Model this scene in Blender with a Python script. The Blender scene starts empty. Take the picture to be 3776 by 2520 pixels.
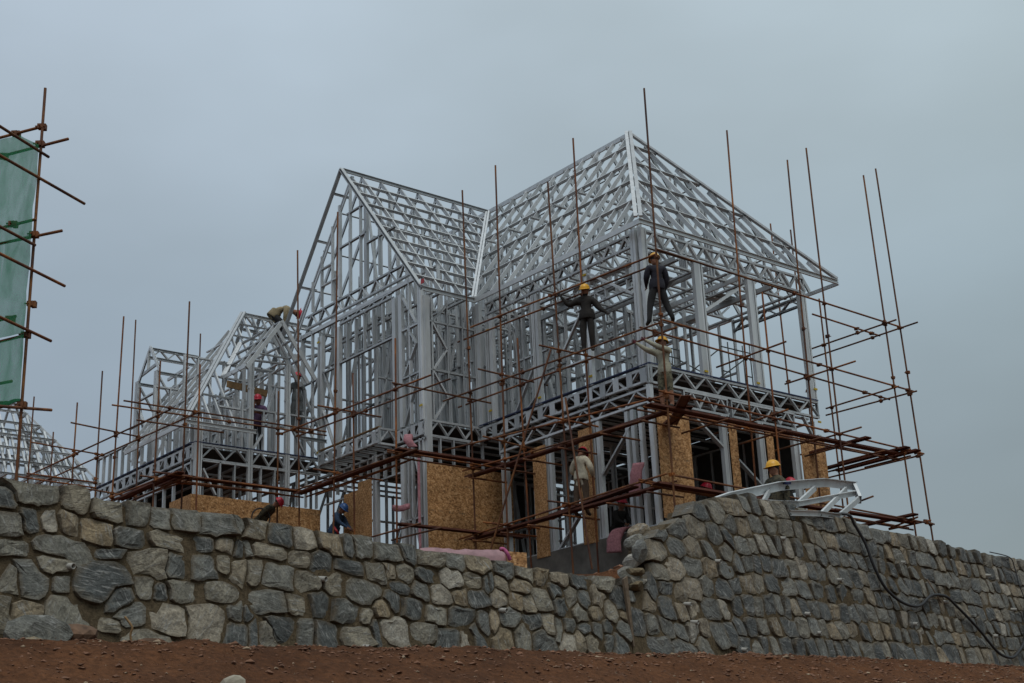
import bpy, bmesh, math, random
from mathutils import Vector, Matrix, noise
random.seed(7)
S = bpy.context.scene
COL = S.collection
# ------------------------------------------------------------------ camera
cam_d = bpy.data.cameras.new('camera'); cam = bpy.data.objects.new('camera', cam_d); COL.objects.link(cam)
R_, U_, F_ = Vector((.99905, .01393, -.04128)), Vector((.04356, -.31944, .94661)), Vector((0, .94751, .31974))
cam.matrix_world = Matrix(((R_.x, U_.x, -F_.x, 0), (R_.y, U_.y, -F_.y, 0), (R_.z, U_.z, -F_.z, 0), (0, 0, 0, 1)))
cam_d.sensor_width = 36; cam_d.lens = 5121.48 / 3776 * 36; cam_d.clip_end = 6000; cam_d.clip_start = .1
S.camera = cam
S.view_settings.view_transform = 'Standard'; S.view_settings.look = 'None'
S.view_settings.exposure = 0; S.view_settings.gamma = 1
# ------------------------------------------------------------------ overcast sky and soft sun
W = bpy.data.worlds.new('World'); S.world = W; W.use_nodes = True
nt = W.node_tree; nt.nodes.clear(); N = nt.nodes.new; LK = nt.links.new
wo = N('ShaderNodeOutputWorld'); bg = N('ShaderNodeBackground'); LK(bg.outputs[0], wo.inputs[0]); bg.inputs[1].default_value = .107
sky = N('ShaderNodeTexSky'); sky.sky_type = 'NISHITA'; sky.sun_disc = False
sky.sun_elevation = math.radians(58); sky.sun_rotation = math.radians(200); sky.dust_density = 5
tc = N('ShaderNodeTexCoord'); sep = N('ShaderNodeSeparateXYZ'); LK(tc.outputs['Generated'], sep.inputs[0])
nz = N('ShaderNodeTexNoise'); nz.inputs['Scale'].default_value = 2.6; nz.inputs['Detail'].default_value = 4; nz.inputs['Roughness'].default_value = .45
mp = N('ShaderNodeMapping'); mp.inputs['Scale'].default_value = (1, 1, 2.2); mp.inputs['Location'].default_value = (.7, .2, 1.1)
LK(tc.outputs['Generated'], mp.inputs[0]); LK(mp.outputs[0], nz.inputs['Vector'])
el = N('ShaderNodeValToRGB'); LK(sep.outputs['Z'], el.inputs[0])          # overcast: grey low down, paler overhead
cr = el.color_ramp; cr.elements[0].position = 0.0; cr.elements[0].color = (3.0, 3.3, 3.35, 1)
cr.elements[1].position = 1.0; cr.elements[1].color = (8.0, 8.3, 8.4, 1)
for p, c in ((.22, (3.0, 3.45, 3.8, 1)), (.34, (3.55, 4.15, 4.6, 1)), (.45, (4.4, 5.0, 5.45, 1)), (.6, (4.9, 5.5, 5.9, 1))):
    e = cr.elements.new(p); e.color = c
cw = N('ShaderNodeValToRGB'); LK(nz.outputs[0], cw.inputs[0])
cw.color_ramp.elements[0].position = .3; cw.color_ramp.elements[0].color = (.84, .845, .84, 1)
cw.color_ramp.elements[1].position = .72; cw.color_ramp.elements[1].color = (1.10, 1.11, 1.14, 1)
mu = N('ShaderNodeMix'); mu.data_type = 'RGBA'; mu.blend_type = 'MULTIPLY'; mu.inputs[0].default_value = 1
LK(el.outputs[0], mu.inputs[6]); LK(cw.outputs[0], mu.inputs[7])
# the right half of the sky is greyer, the left half bluer (thin cloud)
az = N('ShaderNodeMapRange'); LK(sep.outputs['X'], az.inputs[0]); az.inputs[1].default_value = -.45; az.inputs[2].default_value = .45
tint = N('ShaderNodeMix'); tint.data_type = 'RGBA'; LK(az.outputs[0], tint.inputs[0]); tint.inputs[6].default_value = (.94, .985, 1.055, 1); tint.inputs[7].default_value = (.93, .985, .955, 1)
m2 = N('ShaderNodeMix'); m2.data_type = 'RGBA'; m2.blend_type = 'MULTIPLY'; m2.inputs[0].default_value = 1
LK(mu.outputs[2], m2.inputs[6]); LK(tint.outputs[2], m2.inputs[7])
mx = N('ShaderNodeMix'); mx.data_type = 'RGBA'; mx.inputs[0].default_value = .94
LK(sky.outputs[0], mx.inputs[6]); LK(m2.outputs[2], mx.inputs[7]); LK(mx.outputs[2], bg.inputs[0])
sd = bpy.data.lights.new('sun', 'SUN'); sd.energy = 1.1; sd.angle = math.radians(30); sd.color = (1, .985, .95)
sun = bpy.data.objects.new('sun', sd); COL.objects.link(sun)
sun.rotation_euler = Vector((.25, -.75, 1.3)).to_track_quat('Z', 'Y').to_euler()

# ------------------------------------------------------------------ frames and helpers
C1 = Vector((3.2344, 31.4878, 9.899)); YAW = .6941053
EU = Vector((-math.sin(YAW), math.cos(YAW), 0)); EV = Vector((math.cos(YAW), math.sin(YAW), 0)); EZ = Vector((0, 0, 1))
def H(u, v, z): return C1 + EU * u + EV * v + EZ * z         # house frame: u runs back-left, v runs back-right, z from the first floor
def fbm(x, y, z=0, o=4):
    return noise.fractal(Vector((x, y, z)), 1.0, 2.0, o, noise_basis='PERLIN_ORIGINAL')
def tag(o, label=None, cat=None, group=None, kind=None):
    if label: o['label'] = label
    if cat: o['category'] = cat
    if group: o['group'] = group
    if kind: o['kind'] = kind
    return o
def empty(name, loc, rz=0, label=None, cat=None, group=None):
    o = bpy.data.objects.new(name, None); COL.objects.link(o); o.empty_display_size = .2
    o.matrix_basis = Matrix.Translation(loc) @ Matrix.Rotation(rz, 4, 'Z'); tag(o, label, cat, group); return o
def put(name, me, M, parent=None, mat=None):
    o = bpy.data.objects.new(name, me); COL.objects.link(o)
    if parent is not None:
        o.parent = parent; o.matrix_basis = inv(parent) @ M
    else: o.matrix_basis = M
    return o
_inv = {}
def world(o):
    return (world(o.parent) @ o.matrix_basis) if o.parent else o.matrix_basis.copy()
def inv(o):
    if o.name not in _inv: _inv[o.name] = world(o).inverted()
    return _inv[o.name]
def mesh(name, vs, fs, mat, smooth=False):
    me = bpy.data.meshes.new(name); me.from_pydata([tuple(v) for v in vs], [], fs)
    for m in (mat if isinstance(mat, (list, tuple)) else [mat]): me.materials.append(m)
    if smooth: me.polygons.foreach_set('use_smooth', [True] * len(me.polygons))
    me.update(); return me

# ------------------------------------------------------------------ materials
class MatB:
    def __init__(s, name, rough=.8, metal=0., spec=.5):
        s.m = bpy.data.materials.new(name); s.m.use_nodes = True; s.t = s.m.node_tree; s.b = s.t.nodes['Principled BSDF']
        s.b.inputs['Roughness'].default_value = rough; s.b.inputs['Metallic'].default_value = metal; s.b.inputs['Specular IOR Level'].default_value = spec
    def n(s, t, **k):
        x = s.t.nodes.new(t)
        for a, b in k.items(): setattr(x, a, b)
        return x
    def l(s, a, b): s.t.links.new(a, b)
    def coord(s, kind='Object', scale=(1, 1, 1), rot=(0, 0, 0)):
        c = s.n('ShaderNodeTexCoord'); m = s.n('ShaderNodeMapping'); m.inputs['Scale'].default_value = scale; m.inputs['Rotation'].default_value = rot
        s.l(c.outputs[kind], m.inputs[0]); return m.outputs[0]
    def pos(s, scale=(1, 1, 1), rot=(0, 0, 0)):
        c = s.n('ShaderNodeNewGeometry'); m = s.n('ShaderNodeMapping'); m.inputs['Scale'].default_value = scale; m.inputs['Rotation'].default_value = rot
        s.l(c.outputs['Position'], m.inputs[0]); return m.outputs[0]
    def noise(s, vec, scale, detail=4, rough=.6, dist=0):
        x = s.n('ShaderNodeTexNoise'); x.inputs['Scale'].default_value = scale; x.inputs['Detail'].default_value = detail
        x.inputs['Roughness'].default_value = rough; x.inputs['Distortion'].default_value = dist
        if vec is not None: s.l(vec, x.inputs['Vector'])
        return x.outputs[0]
    def ramp(s, v, stops, interp='LINEAR'):
        r = s.n('ShaderNodeValToRGB'); r.color_ramp.interpolation = interp; e = r.color_ramp.elements
        e[0].position, e[0].color = stops[0][0], tuple(stops[0][1]) + (1,); e[1].position, e[1].color = stops[-1][0], tuple(stops[-1][1]) + (1,)
        for p, c in stops[1:-1]:
            q = e.new(p); q.color = tuple(c) + (1,)
        s.l(v, r.inputs[0]); return r.outputs[0]
    def mix(s, f, a, b, mode='MIX'):
        x = s.n('ShaderNodeMix', data_type='RGBA', blend_type=mode)
        for i, v in ((0, f), (6, a), (7, b)):
            if isinstance(v, (int, float)): x.inputs[i].default_value = v
            elif isinstance(v, tuple): x.inputs[i].default_value = v + (1,)
            else: s.l(v, x.inputs[i])
        return x.outputs[2]
    def rand(s): return s.n('ShaderNodeObjectInfo').outputs['Random']
    def col(s, c):
        if isinstance(c, tuple): s.b.inputs['Base Color'].default_value = c + (1,)
        else: s.l(c, s.b.inputs['Base Color'])
    def bump(s, v, strength=.4, dist=.01):
        b = s.n('ShaderNodeBump'); b.inputs['Strength'].default_value = strength; b.inputs['Distance'].default_value = dist
        s.l(v, b.inputs['Height']); s.l(b.outputs[0], s.b.inputs['Normal'])
def g(v): return (v, v, v)
def steel(name, lo, hi, metal=.55, rough=.42, amt=1.):
    m = MatB(name, rough, metal); base = m.ramp(m.rand(), ((0, lo), (1, hi)))
    sp = m.noise(m.pos((1, 1, .25)), 7, 3, .6); d = m.ramp(sp, ((.3, g(.84 if amt == 1 else .92)), (.65, g(1.06))))
    m.col(m.mix(1, base, d, 'MULTIPLY'))
    r = m.n('ShaderNodeMapRange'); m.l(sp, r.inputs[0]); r.inputs[3].default_value = rough - .08; r.inputs[4].default_value = rough + .18; m.l(r.outputs[0], m.b.inputs['Roughness'])
    return m.m
M_ST = steel('galvanised_steel', (.38, .40, .41), (.62, .64, .65), .45, .42)
M_ST2 = steel('dusty_galvanised_steel', (.46, .48, .485), (.66, .68, .685), .45, .42, .5)
def rust():
    m = MatB('rusty_pipe', .75, .1); n1 = m.noise(m.pos((1, 1, .6)), 2.2, 4, .65); n2 = m.noise(m.pos((1, 1, 1)), 26, 3, .7)
    c = m.ramp(n1, ((.3, (.060, .022, .017)), (.5, (.14, .052, .018)), (.7, (.29, .11, .024))))
    r = m.ramp(m.rand(), ((0, (.65, .65, .68)), (.5, (1, 1, 1)), (1, (1.35, 1.15, .85))))
    c = m.mix(1, c, r, 'MULTIPLY'); c = m.mix(1, c, m.ramp(n2, ((.3, g(.7)), (.7, g(1.25)))), 'MULTIPLY'); m.col(c); m.bump(n2, .2, .003); return m.m
M_PIPE = rust()
def osb():
    m = MatB('strand_board', .8); p = m.coord('Object')
    cols = []
    for k, (sx, sy, rt) in enumerate((((20, 75, 20), None, .5), ((20, 75, 20), None, -.7), ((22, 22, 75), None, .2))):
        mm = m.coord('Object', sx, (rt * .6, .3 * k, rt)); v = m.n('ShaderNodeTexVoronoi'); v.inputs['Scale'].default_value = 1.0; m.l(mm, v.inputs['Vector']); cols.append(v.outputs['Color'])
    c = m.mix(.5, cols[0], cols[1]); c = m.mix(.4, c, cols[2])
    bw = m.n('ShaderNodeRGBToBW'); m.l(c, bw.inputs[0])
    c = m.ramp(bw.outputs[0], ((.25, (.15, .065, .022)), (.45, (.36, .18, .062)), (.6, (.52, .28, .115)), (.78, (.66, .43, .22))))
    c = m.mix(1, c, m.ramp(m.noise(p, 1.4, 3), ((.3, g(.75)), (.7, g(1.15)))), 'MULTIPLY')
    # rows of rubbed black stamping
    sepn = m.n('ShaderNodeSeparateXYZ'); m.l(p, sepn.inputs[0])
    w = m.n('ShaderNodeMath', operation='PINGPONG'); w.inputs[1].default_value = .36; m.l(sepn.outputs['Z'], w.inputs[0])
    row = m.n('ShaderNodeMath', operation='LESS_THAN'); row.inputs[1].default_value = .028; m.l(w.outputs[0], row.inputs[0])
    st = m.noise(m.coord('Object', (38, 38, 5)), 1.5, 1, .4); st2 = m.n('ShaderNodeMath', operation='GREATER_THAN'); st2.inputs[1].default_value = .54; m.l(st, st2.inputs[0])
    sg = m.noise(m.coord('Object', (1.6, 1.6, 1.3)), 1.0, 1); sg2 = m.n('ShaderNodeMath', operation='GREATER_THAN'); sg2.inputs[1].default_value = .5; m.l(sg, sg2.inputs[0])
    a = m.n('ShaderNodeMath', operation='MULTIPLY'); m.l(row.outputs[0], a.inputs[0]); m.l(st2.outputs[0], a.inputs[1])
    b = m.n('ShaderNodeMath', operation='MULTIPLY'); m.l(a.outputs[0], b.inputs[0]); m.l(sg2.outputs[0], b.inputs[1])
    c2 = m.n('ShaderNodeMath', operation='MULTIPLY'); m.l(b.outputs[0], c2.inputs[0]); c2.inputs[1].default_value = .6
    m.col(m.mix(c2.outputs[0], c, (.05, .035, .025))); m.bump(bw.outputs[0], .3, .004); return m.m
M_OSB = osb()
def stone_mat(name, blue):
    m = MatB(name, .85); o = m.coord('Object'); rnd = m.rand()
    base = m.ramp(rnd, ((0, (.066, .072, .070)), (.2, (.100, .106, .100)), (.38, (.140, .141, .124)), (.55, (.19, .180, .145)), (.72, (.235, .205, .150)), (.86, (.24, .185, .112)), (1, (.34, .32, .27))) if blue else
                  ((0, (.064, .069, .069)), (.3, (.098, .102, .098)), (.58, (.140, .140, .125)), (.78, (.195, .180, .145)), (.92, (.22, .17, .108)), (1, (.33, .31, .265))))
    ad = m.n('ShaderNodeVectorMath', operation='ADD'); m.l(m.pos(), ad.inputs[0]); cx = m.n('ShaderNodeCombineXYZ')
    k = m.n('ShaderNodeMath', operation='MULTIPLY'); k.inputs[1].default_value = 37; m.l(rnd, k.inputs[0]); m.l(k.outputs[0], cx.inputs[0]); m.l(k.outputs[0], cx.inputs[2]); m.l(cx.outputs[0], ad.inputs[1])
    n1 = m.noise(ad.outputs[0], 4.5, 5, .65, .6); n2 = m.noise(ad.outputs[0], 30, 4, .7)
    # veins: stretched streaks whose direction differs from stone to stone
    vr = m.n('ShaderNodeVectorRotate', rotation_type='AXIS_ANGLE'); vr.inputs['Axis'].default_value = (.7, -.7, 0); m.l(ad.outputs[0], vr.inputs['Vector'])
    ka = m.n('ShaderNodeMath', operation='MULTIPLY'); ka.inputs[1].default_value = 9; m.l(rnd, ka.inputs[0]); m.l(ka.outputs[0], vr.inputs['Angle'])
    mp_ = m.n('ShaderNodeMapping'); mp_.inputs['Scale'].default_value = (5, 5, 34); m.l(vr.outputs[0], mp_.inputs[0])
    vn = m.noise(mp_.outputs[0], 1.0, 3, .6, .8)
    c = m.mix(1, base, m.ramp(n1, ((.3, g(.5)), (.5, g(1)), (.72, g(1.7)))), 'MULTIPLY')
    c = m.mix(m.ramp(vn, ((.54, g(0)), (.70, g(.8)))), c, (.30, .30, .285))
    c = m.mix(m.ramp(n1, ((.56, g(0)), (.72, g(.5)))), c, (.135, .115, .08))
    c = m.mix(1, c, m.ramp(n2, ((.3, g(.6)), (.7, g(1.35)))), 'MULTIPLY')
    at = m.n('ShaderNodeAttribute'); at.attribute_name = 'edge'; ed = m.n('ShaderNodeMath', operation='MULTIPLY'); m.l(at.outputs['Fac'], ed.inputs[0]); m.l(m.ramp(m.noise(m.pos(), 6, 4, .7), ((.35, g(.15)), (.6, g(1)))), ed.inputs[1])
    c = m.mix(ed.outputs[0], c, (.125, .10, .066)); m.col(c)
    hb = m.mix(.5, n1, n2); hb = m.mix(.25, hb, vn); m.bump(hb, 1.0, .045); return m.m
M_STONE = stone_mat('field_stone', True); M_STONE2 = stone_mat('grey_block_stone', False)
def soilm(name, lo, hi, sc=1.):
    m = MatB(name, .95, 0, .15); p = m.pos(); n1 = m.noise(p, .9 * sc, 5, .6); n2 = m.noise(p, 14 * sc, 5, .7); n3 = m.noise(p, 60 * sc, 3, .7)
    c = m.ramp(n1, ((.3, lo), (.7, hi))); c = m.mix(1, c, m.ramp(n2, ((.3, g(.55)), (.7, g(1.4)))), 'MULTIPLY')
    c = m.mix(m.ramp(n3, ((.66, g(0)), (.74, g(.55)))), c, (.26, .17, .11)); m.col(c)
    m.bump(m.mix(.4, n2, n3), 1.0, .05); return m.m
M_SOIL = soilm('red_brown_soil', (.072, .030, .014), (.142, .060, .026))
M_MORTAR = soilm('sandy_mortar', (.085, .062, .036), (.150, .115, .072), 1.6)
def plain(name, c, rough=.8, metal=0, nz_=8, amt=.25, bump=0):
    m = MatB(name, rough, metal); n1 = m.noise(m.pos(), nz_, 4, .65)
    m.col(m.mix(1, c, m.ramp(n1, ((.3, g(1 - amt)), (.7, g(1 + amt)))), 'MULTIPLY'))
    if bump: m.bump(n1, bump, .01)
    return m.m
M_CONC = plain('damp_concrete', (.115, .105, .09), .8, 0, 1.6, .45, .2)
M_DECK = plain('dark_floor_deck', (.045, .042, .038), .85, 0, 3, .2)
M_PLANK = plain('rusty_steel_plank', (.115, .038, .022), .7, .1, 3, .4)
M_WOOD = plain('weathered_wood', (.14, .10, .065), .85, 0, 12, .4)
M_PINE = plain('brown_timber', (.22, .135, .06), .8, 0, 12, .3)
M_PVC = plain('white_pvc', (.30, .29, .26), .5, 0, 14, .2)
M_RUB = plain('black_rubber', (.018, .018, .02), .55, 0, 9, .2)
M_PINK = plain('pink_glass_wool', (.36, .165, .185), .95, 0, 22, .3, .6)
M_PINKB = plain('pink_wrapped_wool', (.27, .155, .165), .7, 0, 5, .3, .3)
M_MAG = plain('magenta_strap', (.40, .08, .2), .7)
M_TUBE = plain('grey_tube', (.12, .13, .125), .5, .3)
M_YEL = plain('yellow_chalk', (.5, .36, .03), .8)
M_TAPE = plain('red_tape', (.35, .02, .03), .6)
M_NAVY = plain('navy_stripe', (.02, .03, .09), .6)
# ------------------------------------------------------------------ terrain
W0 = Vector((-5.0, 13.5, 1.75)); wa = math.radians(46); WD = Vector((math.cos(wa), math.sin(wa), 0)); WN = Vector((math.sin(wa), -math.cos(wa), 0)); BAT = .12
def zbase(s): return 1.76 + .034 * min(max(s, -6), 30) - (.0009 * max(s - 13, 0) ** 2 if s < 30 else .26)
def wp(s, z, d=0.): # point on the battered wall face
    return Vector((W0.x, W0.y, 0)) + WD * s + WN * (d - BAT * (z - 1.75)) + EZ * z
def sstep(a, b, x): t = min(max((x - a) / (b - a), 0), 1); return t * t * (3 - 2 * t)
TOPL = [(-0.08,3.28),(0.02,3.29),(0.11,3.36),(0.27,3.37),(0.49,3.25),(0.56,3.36),(0.88,3.39),(0.9,3.31),(1.29,3.31),(1.55,3.3),(1.85,3.3),(2.15,3.3),(2.73,3.31),(3.21,3.3),(3.65,3.28),(4.24,3.27),(4.78,3.24),(5.21,3.23),(5.87,3.21),(6.49,3.19),(7.23,3.16),(7.91,3.13),(8.45,3.13),(9.16,3.15),(9.27,3.03)]
TOPR = [(9.31,2.99),(9.56,3.01),(9.73,3.07),(10.07,3.41),(10.25,3.85),(10.43,4.01),(10.61,4.18),(11.29,4.3),(11.41,4.53),(11.65,4.58),(12.19,4.68),(12.84,4.84),(13.25,4.95),(13.62,4.9),(14.69,4.92),(15.2,4.82),(16.23,4.86),(17.11,4.77),(18.74,4.78),(20.48,4.72),(23.44,4.73)]
TOPL = [(-6., 3.3), (-1., 3.3)] + TOPL; TOPR = TOPR + [(27., 4.72), (40, 4.7)]
def topz(s, T=None):
    T = T or (TOPL if s < 9.4 else TOPR)
    if s <= T[0][0]: return T[0][1]
    for (a, za), (b, zb) in zip(T, T[1:]):
        if s <= b: return za + (zb - za) * (s - a) / max(b - a, 1e-6)
    return T[-1][1]
def ground_z(x, y):
    q = Vector((x - W0.x, y - W0.y, 0)); s = q.dot(WD); t = -q.dot(WN)          # t > 0 behind the wall
    r = math.hypot(x, y)
    if t < .62:
        zf = -1.6 + sstep(1, 4, r) * .0
        zf = max(-1.6, -.153 * x + .19 * y - 1.6)
        zb = zbase(min(max(s, -6), 40)); 
        w = sstep(-6, 0, t); z = zf * (1 - w) + min(zf, zb + .5) * w
        z += (zb - z) * sstep(-2.5, -.1, t)
        z -= 0.0
        far = sstep(25, 60, abs(s - 8)) + sstep(20, 60, -t); z = z * (1 - min(far, 1)) + -1.6 * min(far, 1) if far > 0 else z
        z += -.055 - .03 * sstep(-1.5, 0, t) - .13 * sstep(13, 22, s) + .06 * fbm(x * .5, y * .5, 3) + .045 * fbm(x * 2.3, y * 2.3, 1) + .028 * fbm(x * 7, y * 7, 2)
        return z
    z = min(.157 * y + .3 * max(0, x - .054 * y), 4.9, topz(min(s, 9.0)) - .12 + (.16 * (t - .7) if s < 9.3 else 1.9 * sstep(9.3, 11.5, s) + .1 * t))
    z = z + (4.9 - z) * sstep(9, 14, t)
    if t < 3: z = min(z, topz(s) - .2 + .1 * t)
    z += 7.6 * math.exp(-(((x + 26) ** 2 + (y - 70) ** 2) / 20 ** 2))
    z += .05 * fbm(x * .8, y * .8, 5) + .03 * fbm(x * 3, y * 3, 5)
    far = min(sstep(45, 90, abs(s - 8)) + sstep(75, 140, t), 1)
    return z * (1 - far) + -1.6 * far
def axis(vals):
    out = []
    for a, b, st in vals:
        n_ = max(1, round((b - a) / st)); out += [a + (b - a) * i / n_ for i in range(n_)]
    return out + [vals[-1][1]]
SS = axis([(-3000, -200, 700), (-200, -30, 17), (-30, -4, 1.3), (-4, 24, .125), (24, 50, 1.3), (50, 200, 15), (200, 3000, 700)])
TT = axis([(-3000, -200, 700), (-200, -30, 17), (-30, -12, 1.), (-12, -5, .25), (-5, .1, .09), (.1, .6, .25), (.6, .7, .05), (.7, 14, .3), (14, 80, 3), (80, 200, 15), (200, 3000, 700)])
vs = []; fs = []
for s in SS:
    for t in TT:
        x = W0.x + WD.x * s - WN.x * t; y = W0.y + WD.y * s - WN.y * t; vs.append((x, y, ground_z(x, y)))
nT = len(TT)
for i in range(len(SS) - 1):
    for j in range(nT - 1):
        a = i * nT + j; fs.append((a, a + nT, a + nT + 1, a + 1))
tag(put('ground', mesh('ground', vs, fs, M_SOIL, True), Matrix()), kind='structure')
# ------------------------------------------------------------------ stone retaining walls
def clip(poly, nx, ny, c):
    out = []
    for i in range(len(poly)):
        p, q = poly[i], poly[(i + 1) % len(poly)]; dp = p[0] * nx + p[1] * ny - c; dq = q[0] * nx + q[1] * ny - c
        if dp <= 0: out.append(p)
        if (dp < 0 < dq) or (dq < 0 < dp):
            t = dp / (dp - dq); out.append((p[0] + (q[0] - p[0]) * t, p[1] + (q[1] - p[1]) * t))
    return out
def cells(seeds, bound, shear=0., asp=1.):
    sd = [((s + shear * z), z * asp) for s, z in seeds]; res = []
    for i, (x, y) in enumerate(sd):
        poly = [(px + shear * pz, pz * asp) for px, pz in bound(seeds[i])]
        near = sorted(range(len(sd)), key=lambda k: (sd[k][0] - x) ** 2 + (sd[k][1] - y) ** 2)[1:22]
        for k in near:
            X, Y = sd[k]; nx, ny = X - x, Y - y; L = math.hypot(nx, ny)
            if L < 1e-6: continue
            nx /= L; ny /= L; poly = clip(poly, nx, ny, nx * (x + X) / 2 + ny * (y + Y) / 2)
            if len(poly) < 3: break
        res.append([(px - shear * py / asp, py / asp) for px, py in poly])
    return res
def area(p): return .5 * sum(p[i][0] * p[(i + 1) % len(p)][1] - p[(i + 1) % len(p)][0] * p[i][1] for i in range(len(p)))
def inset(p, d):
    if area(p) < 0: p = p[::-1]
    q = p
    for i in range(len(p)):
        a, b = p[i], p[(i + 1) % len(p)]; L = math.hypot(b[0] - a[0], b[1] - a[1])
        if L < 1e-5: continue
        nx, ny = (b[1] - a[1]) / L, -(b[0] - a[0]) / L; q = clip(q, nx, ny, nx * a[0] + ny * a[1] - d)
        if len(q) < 3: return None
    return q
def chaikin(p, r=.22):
    o = []
    for i in range(len(p)):
        a, b = p[i], p[(i + 1) % len(p)]; L = math.hypot(b[0] - a[0], b[1] - a[1])
        if L < .035: o.append(((a[0] + b[0]) / 2, (a[1] + b[1]) / 2)); continue
        k = min(r, .018 / L + .03); o += [(a[0] + (b[0] - a[0]) * k, a[1] + (b[1] - a[1]) * k), (a[0] + (b[0] - a[0]) * (1 - k), a[1] + (b[1] - a[1]) * (1 - k))]
    return o
def stone_geo(poly, rng, back=.06, proud=.05):
    # a dressed stone: rough outline, chamfered edge, uneven front face (in wall coordinates s, z, d)
    cx = sum(p[0] for p in poly) / len(poly); cz = sum(p[1] for p in poly) / len(poly)
    tx, tz = rng.uniform(-.22, .22), rng.uniform(-.14, .22); P0 = proud * rng.uniform(.8, 1.35); A = math.sqrt(abs(area(poly)))
    q = []
    for i in range(len(poly)):
        a, b = poly[i], poly[(i + 1) % len(poly)]; L = math.hypot(b[0] - a[0], b[1] - a[1]); q.append(a)
        if L > .2:
            q.append(((a[0] + b[0]) / 2 + rng.uniform(-.02, .02), (a[1] + b[1]) / 2 + rng.uniform(-.02, .02)))
    n_ = len(q); vs = []; ph = rng.uniform(0, 50)
    def add(k, d, jit):
        for i, (x, z) in enumerate(q):
            X = cx + (x - cx) * k; Z = cz + (z - cz) * k
            dd = d + (0 if d < 0 else tx * (X - cx) + tz * (Z - cz) + rng.uniform(-jit, jit)); vs.append((X, Z, dd))
    e = 1 - .013 / A
    add(1. if back < .1 else .97, -back, 0); add(1., P0 * .45, .004); add(e, P0 * .9, .008); add(.66, P0 * 1.0 + .005 * A, .006 + .010 * A)
    vs.append((cx + rng.uniform(-.2, .2) * A, cz + rng.uniform(-.2, .2) * A, P0 * 1.0 + .008 * A + rng.uniform(-.016, .016)))
    fs = []
    for r in range(3):
        for i in range(n_):
            j = (i + 1) % n_; fs.append((r * n_ + i, r * n_ + j, (r + 1) * n_ + j, (r + 1) * n_ + i))
    for i in range(n_): fs.append((3 * n_ + i, 3 * n_ + (i + 1) % n_, 4 * n_))
    return vs, fs
SIZES = {(0.54,2.73):(0.36,0.14),(1.02,2.39):(0.352,0.226),(0.24,2.36):(0.232,0.193),(0.66,2.02):(0.304,0.2),(1.1,2.7):(0.176,0.06),(1.78,2.06):(0.24,0.153),(2.27,2.04):(0.24,0.2),(0.15,2.01):(0.224,0.14),(0.25,3.22):(0.336,0.126),(0.72,3.21):(0.168,0.146),(1.09,3.19):(0.2,0.146),(1.46,3.18):(0.16,0.153),(1.73,3.17):(0.12,0.133),(2.04,3.19):(0.176,0.12),(2.47,3.17):(0.216,0.133),(0.96,2.92):(0.184,0.126),(1.34,2.9):(0.192,0.106),(1.85,2.91):(0.272,0.086),(2.27,2.93):(0.12,0.086),(0.06,2.67):(0.208,0.093),(1.55,2.63):(0.224,0.133),(1.93,2.65):(0.144,0.126),(2.26,2.65):(0.16,0.133),(2.51,2.74):(0.088,0.12),(0.57,2.35):(0.112,0.12),(1.51,2.4):(0.12,0.14),(1.71,2.34):(0.088,0.093),(2.0,2.37):(0.2,0.106),(2.49,2.4):(0.208,0.12),(1.1,1.96):(0.144,0.08),(1.34,2.08):(0.2,0.146),(4.52,2.56):(0.29,0.161),(4.19,2.28):(0.259,0.175),(4.9,2.14):(0.269,0.168),(4.38,2.05):(0.29,0.124),(3.65,2.62):(0.217,0.139),(4.05,2.62):(0.176,0.153),(3.26,2.66):(0.228,0.153),(3.04,2.34):(0.269,0.139),(3.5,2.32):(0.217,0.124),(5.45,2.67):(0.155,0.131),(5.77,2.63):(0.155,0.131),(5.65,2.36):(0.176,0.117),(6.08,2.36):(0.207,0.146),(6.42,2.64):(0.197,0.124),(4.32,2.85):(0.217,0.08),(4.73,2.81):(0.166,0.139),(5.07,2.67):(0.155,0.088),(5.39,2.11):(0.207,0.131),(5.82,2.07):(0.197,0.117),(3.26,2.05):(0.228,0.153),(3.14,2.93):(0.259,0.095),(3.56,2.86):(0.166,0.102),(3.9,2.86):(0.155,0.095),(5.25,2.42):(0.186,0.124),(3.31,3.14):(0.191,0.139),(3.67,3.13):(0.186,0.139),(4.05,3.13):(0.217,0.139),(4.32,3.13):(0.083,0.124),(4.56,3.13):(0.145,0.139),(4.94,3.11):(0.217,0.131),(5.28,3.11):(0.114,0.139),(5.66,3.1):(0.228,0.131),(6.08,3.08):(0.155,0.131),(6.49,3.07):(0.207,0.117),(2.95,3.18):(0.207,0.139),(6.99,3.07):(0.179,0.133),(7.37,3.06):(0.218,0.142),(7.71,3.05):(0.154,0.151),(8.03,3.04):(0.179,0.142),(8.46,3.02):(0.218,0.133),(8.97,3.03):(0.192,0.133),(7.64,2.68):(0.192,0.16),(8.03,2.65):(0.166,0.16)}

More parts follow.
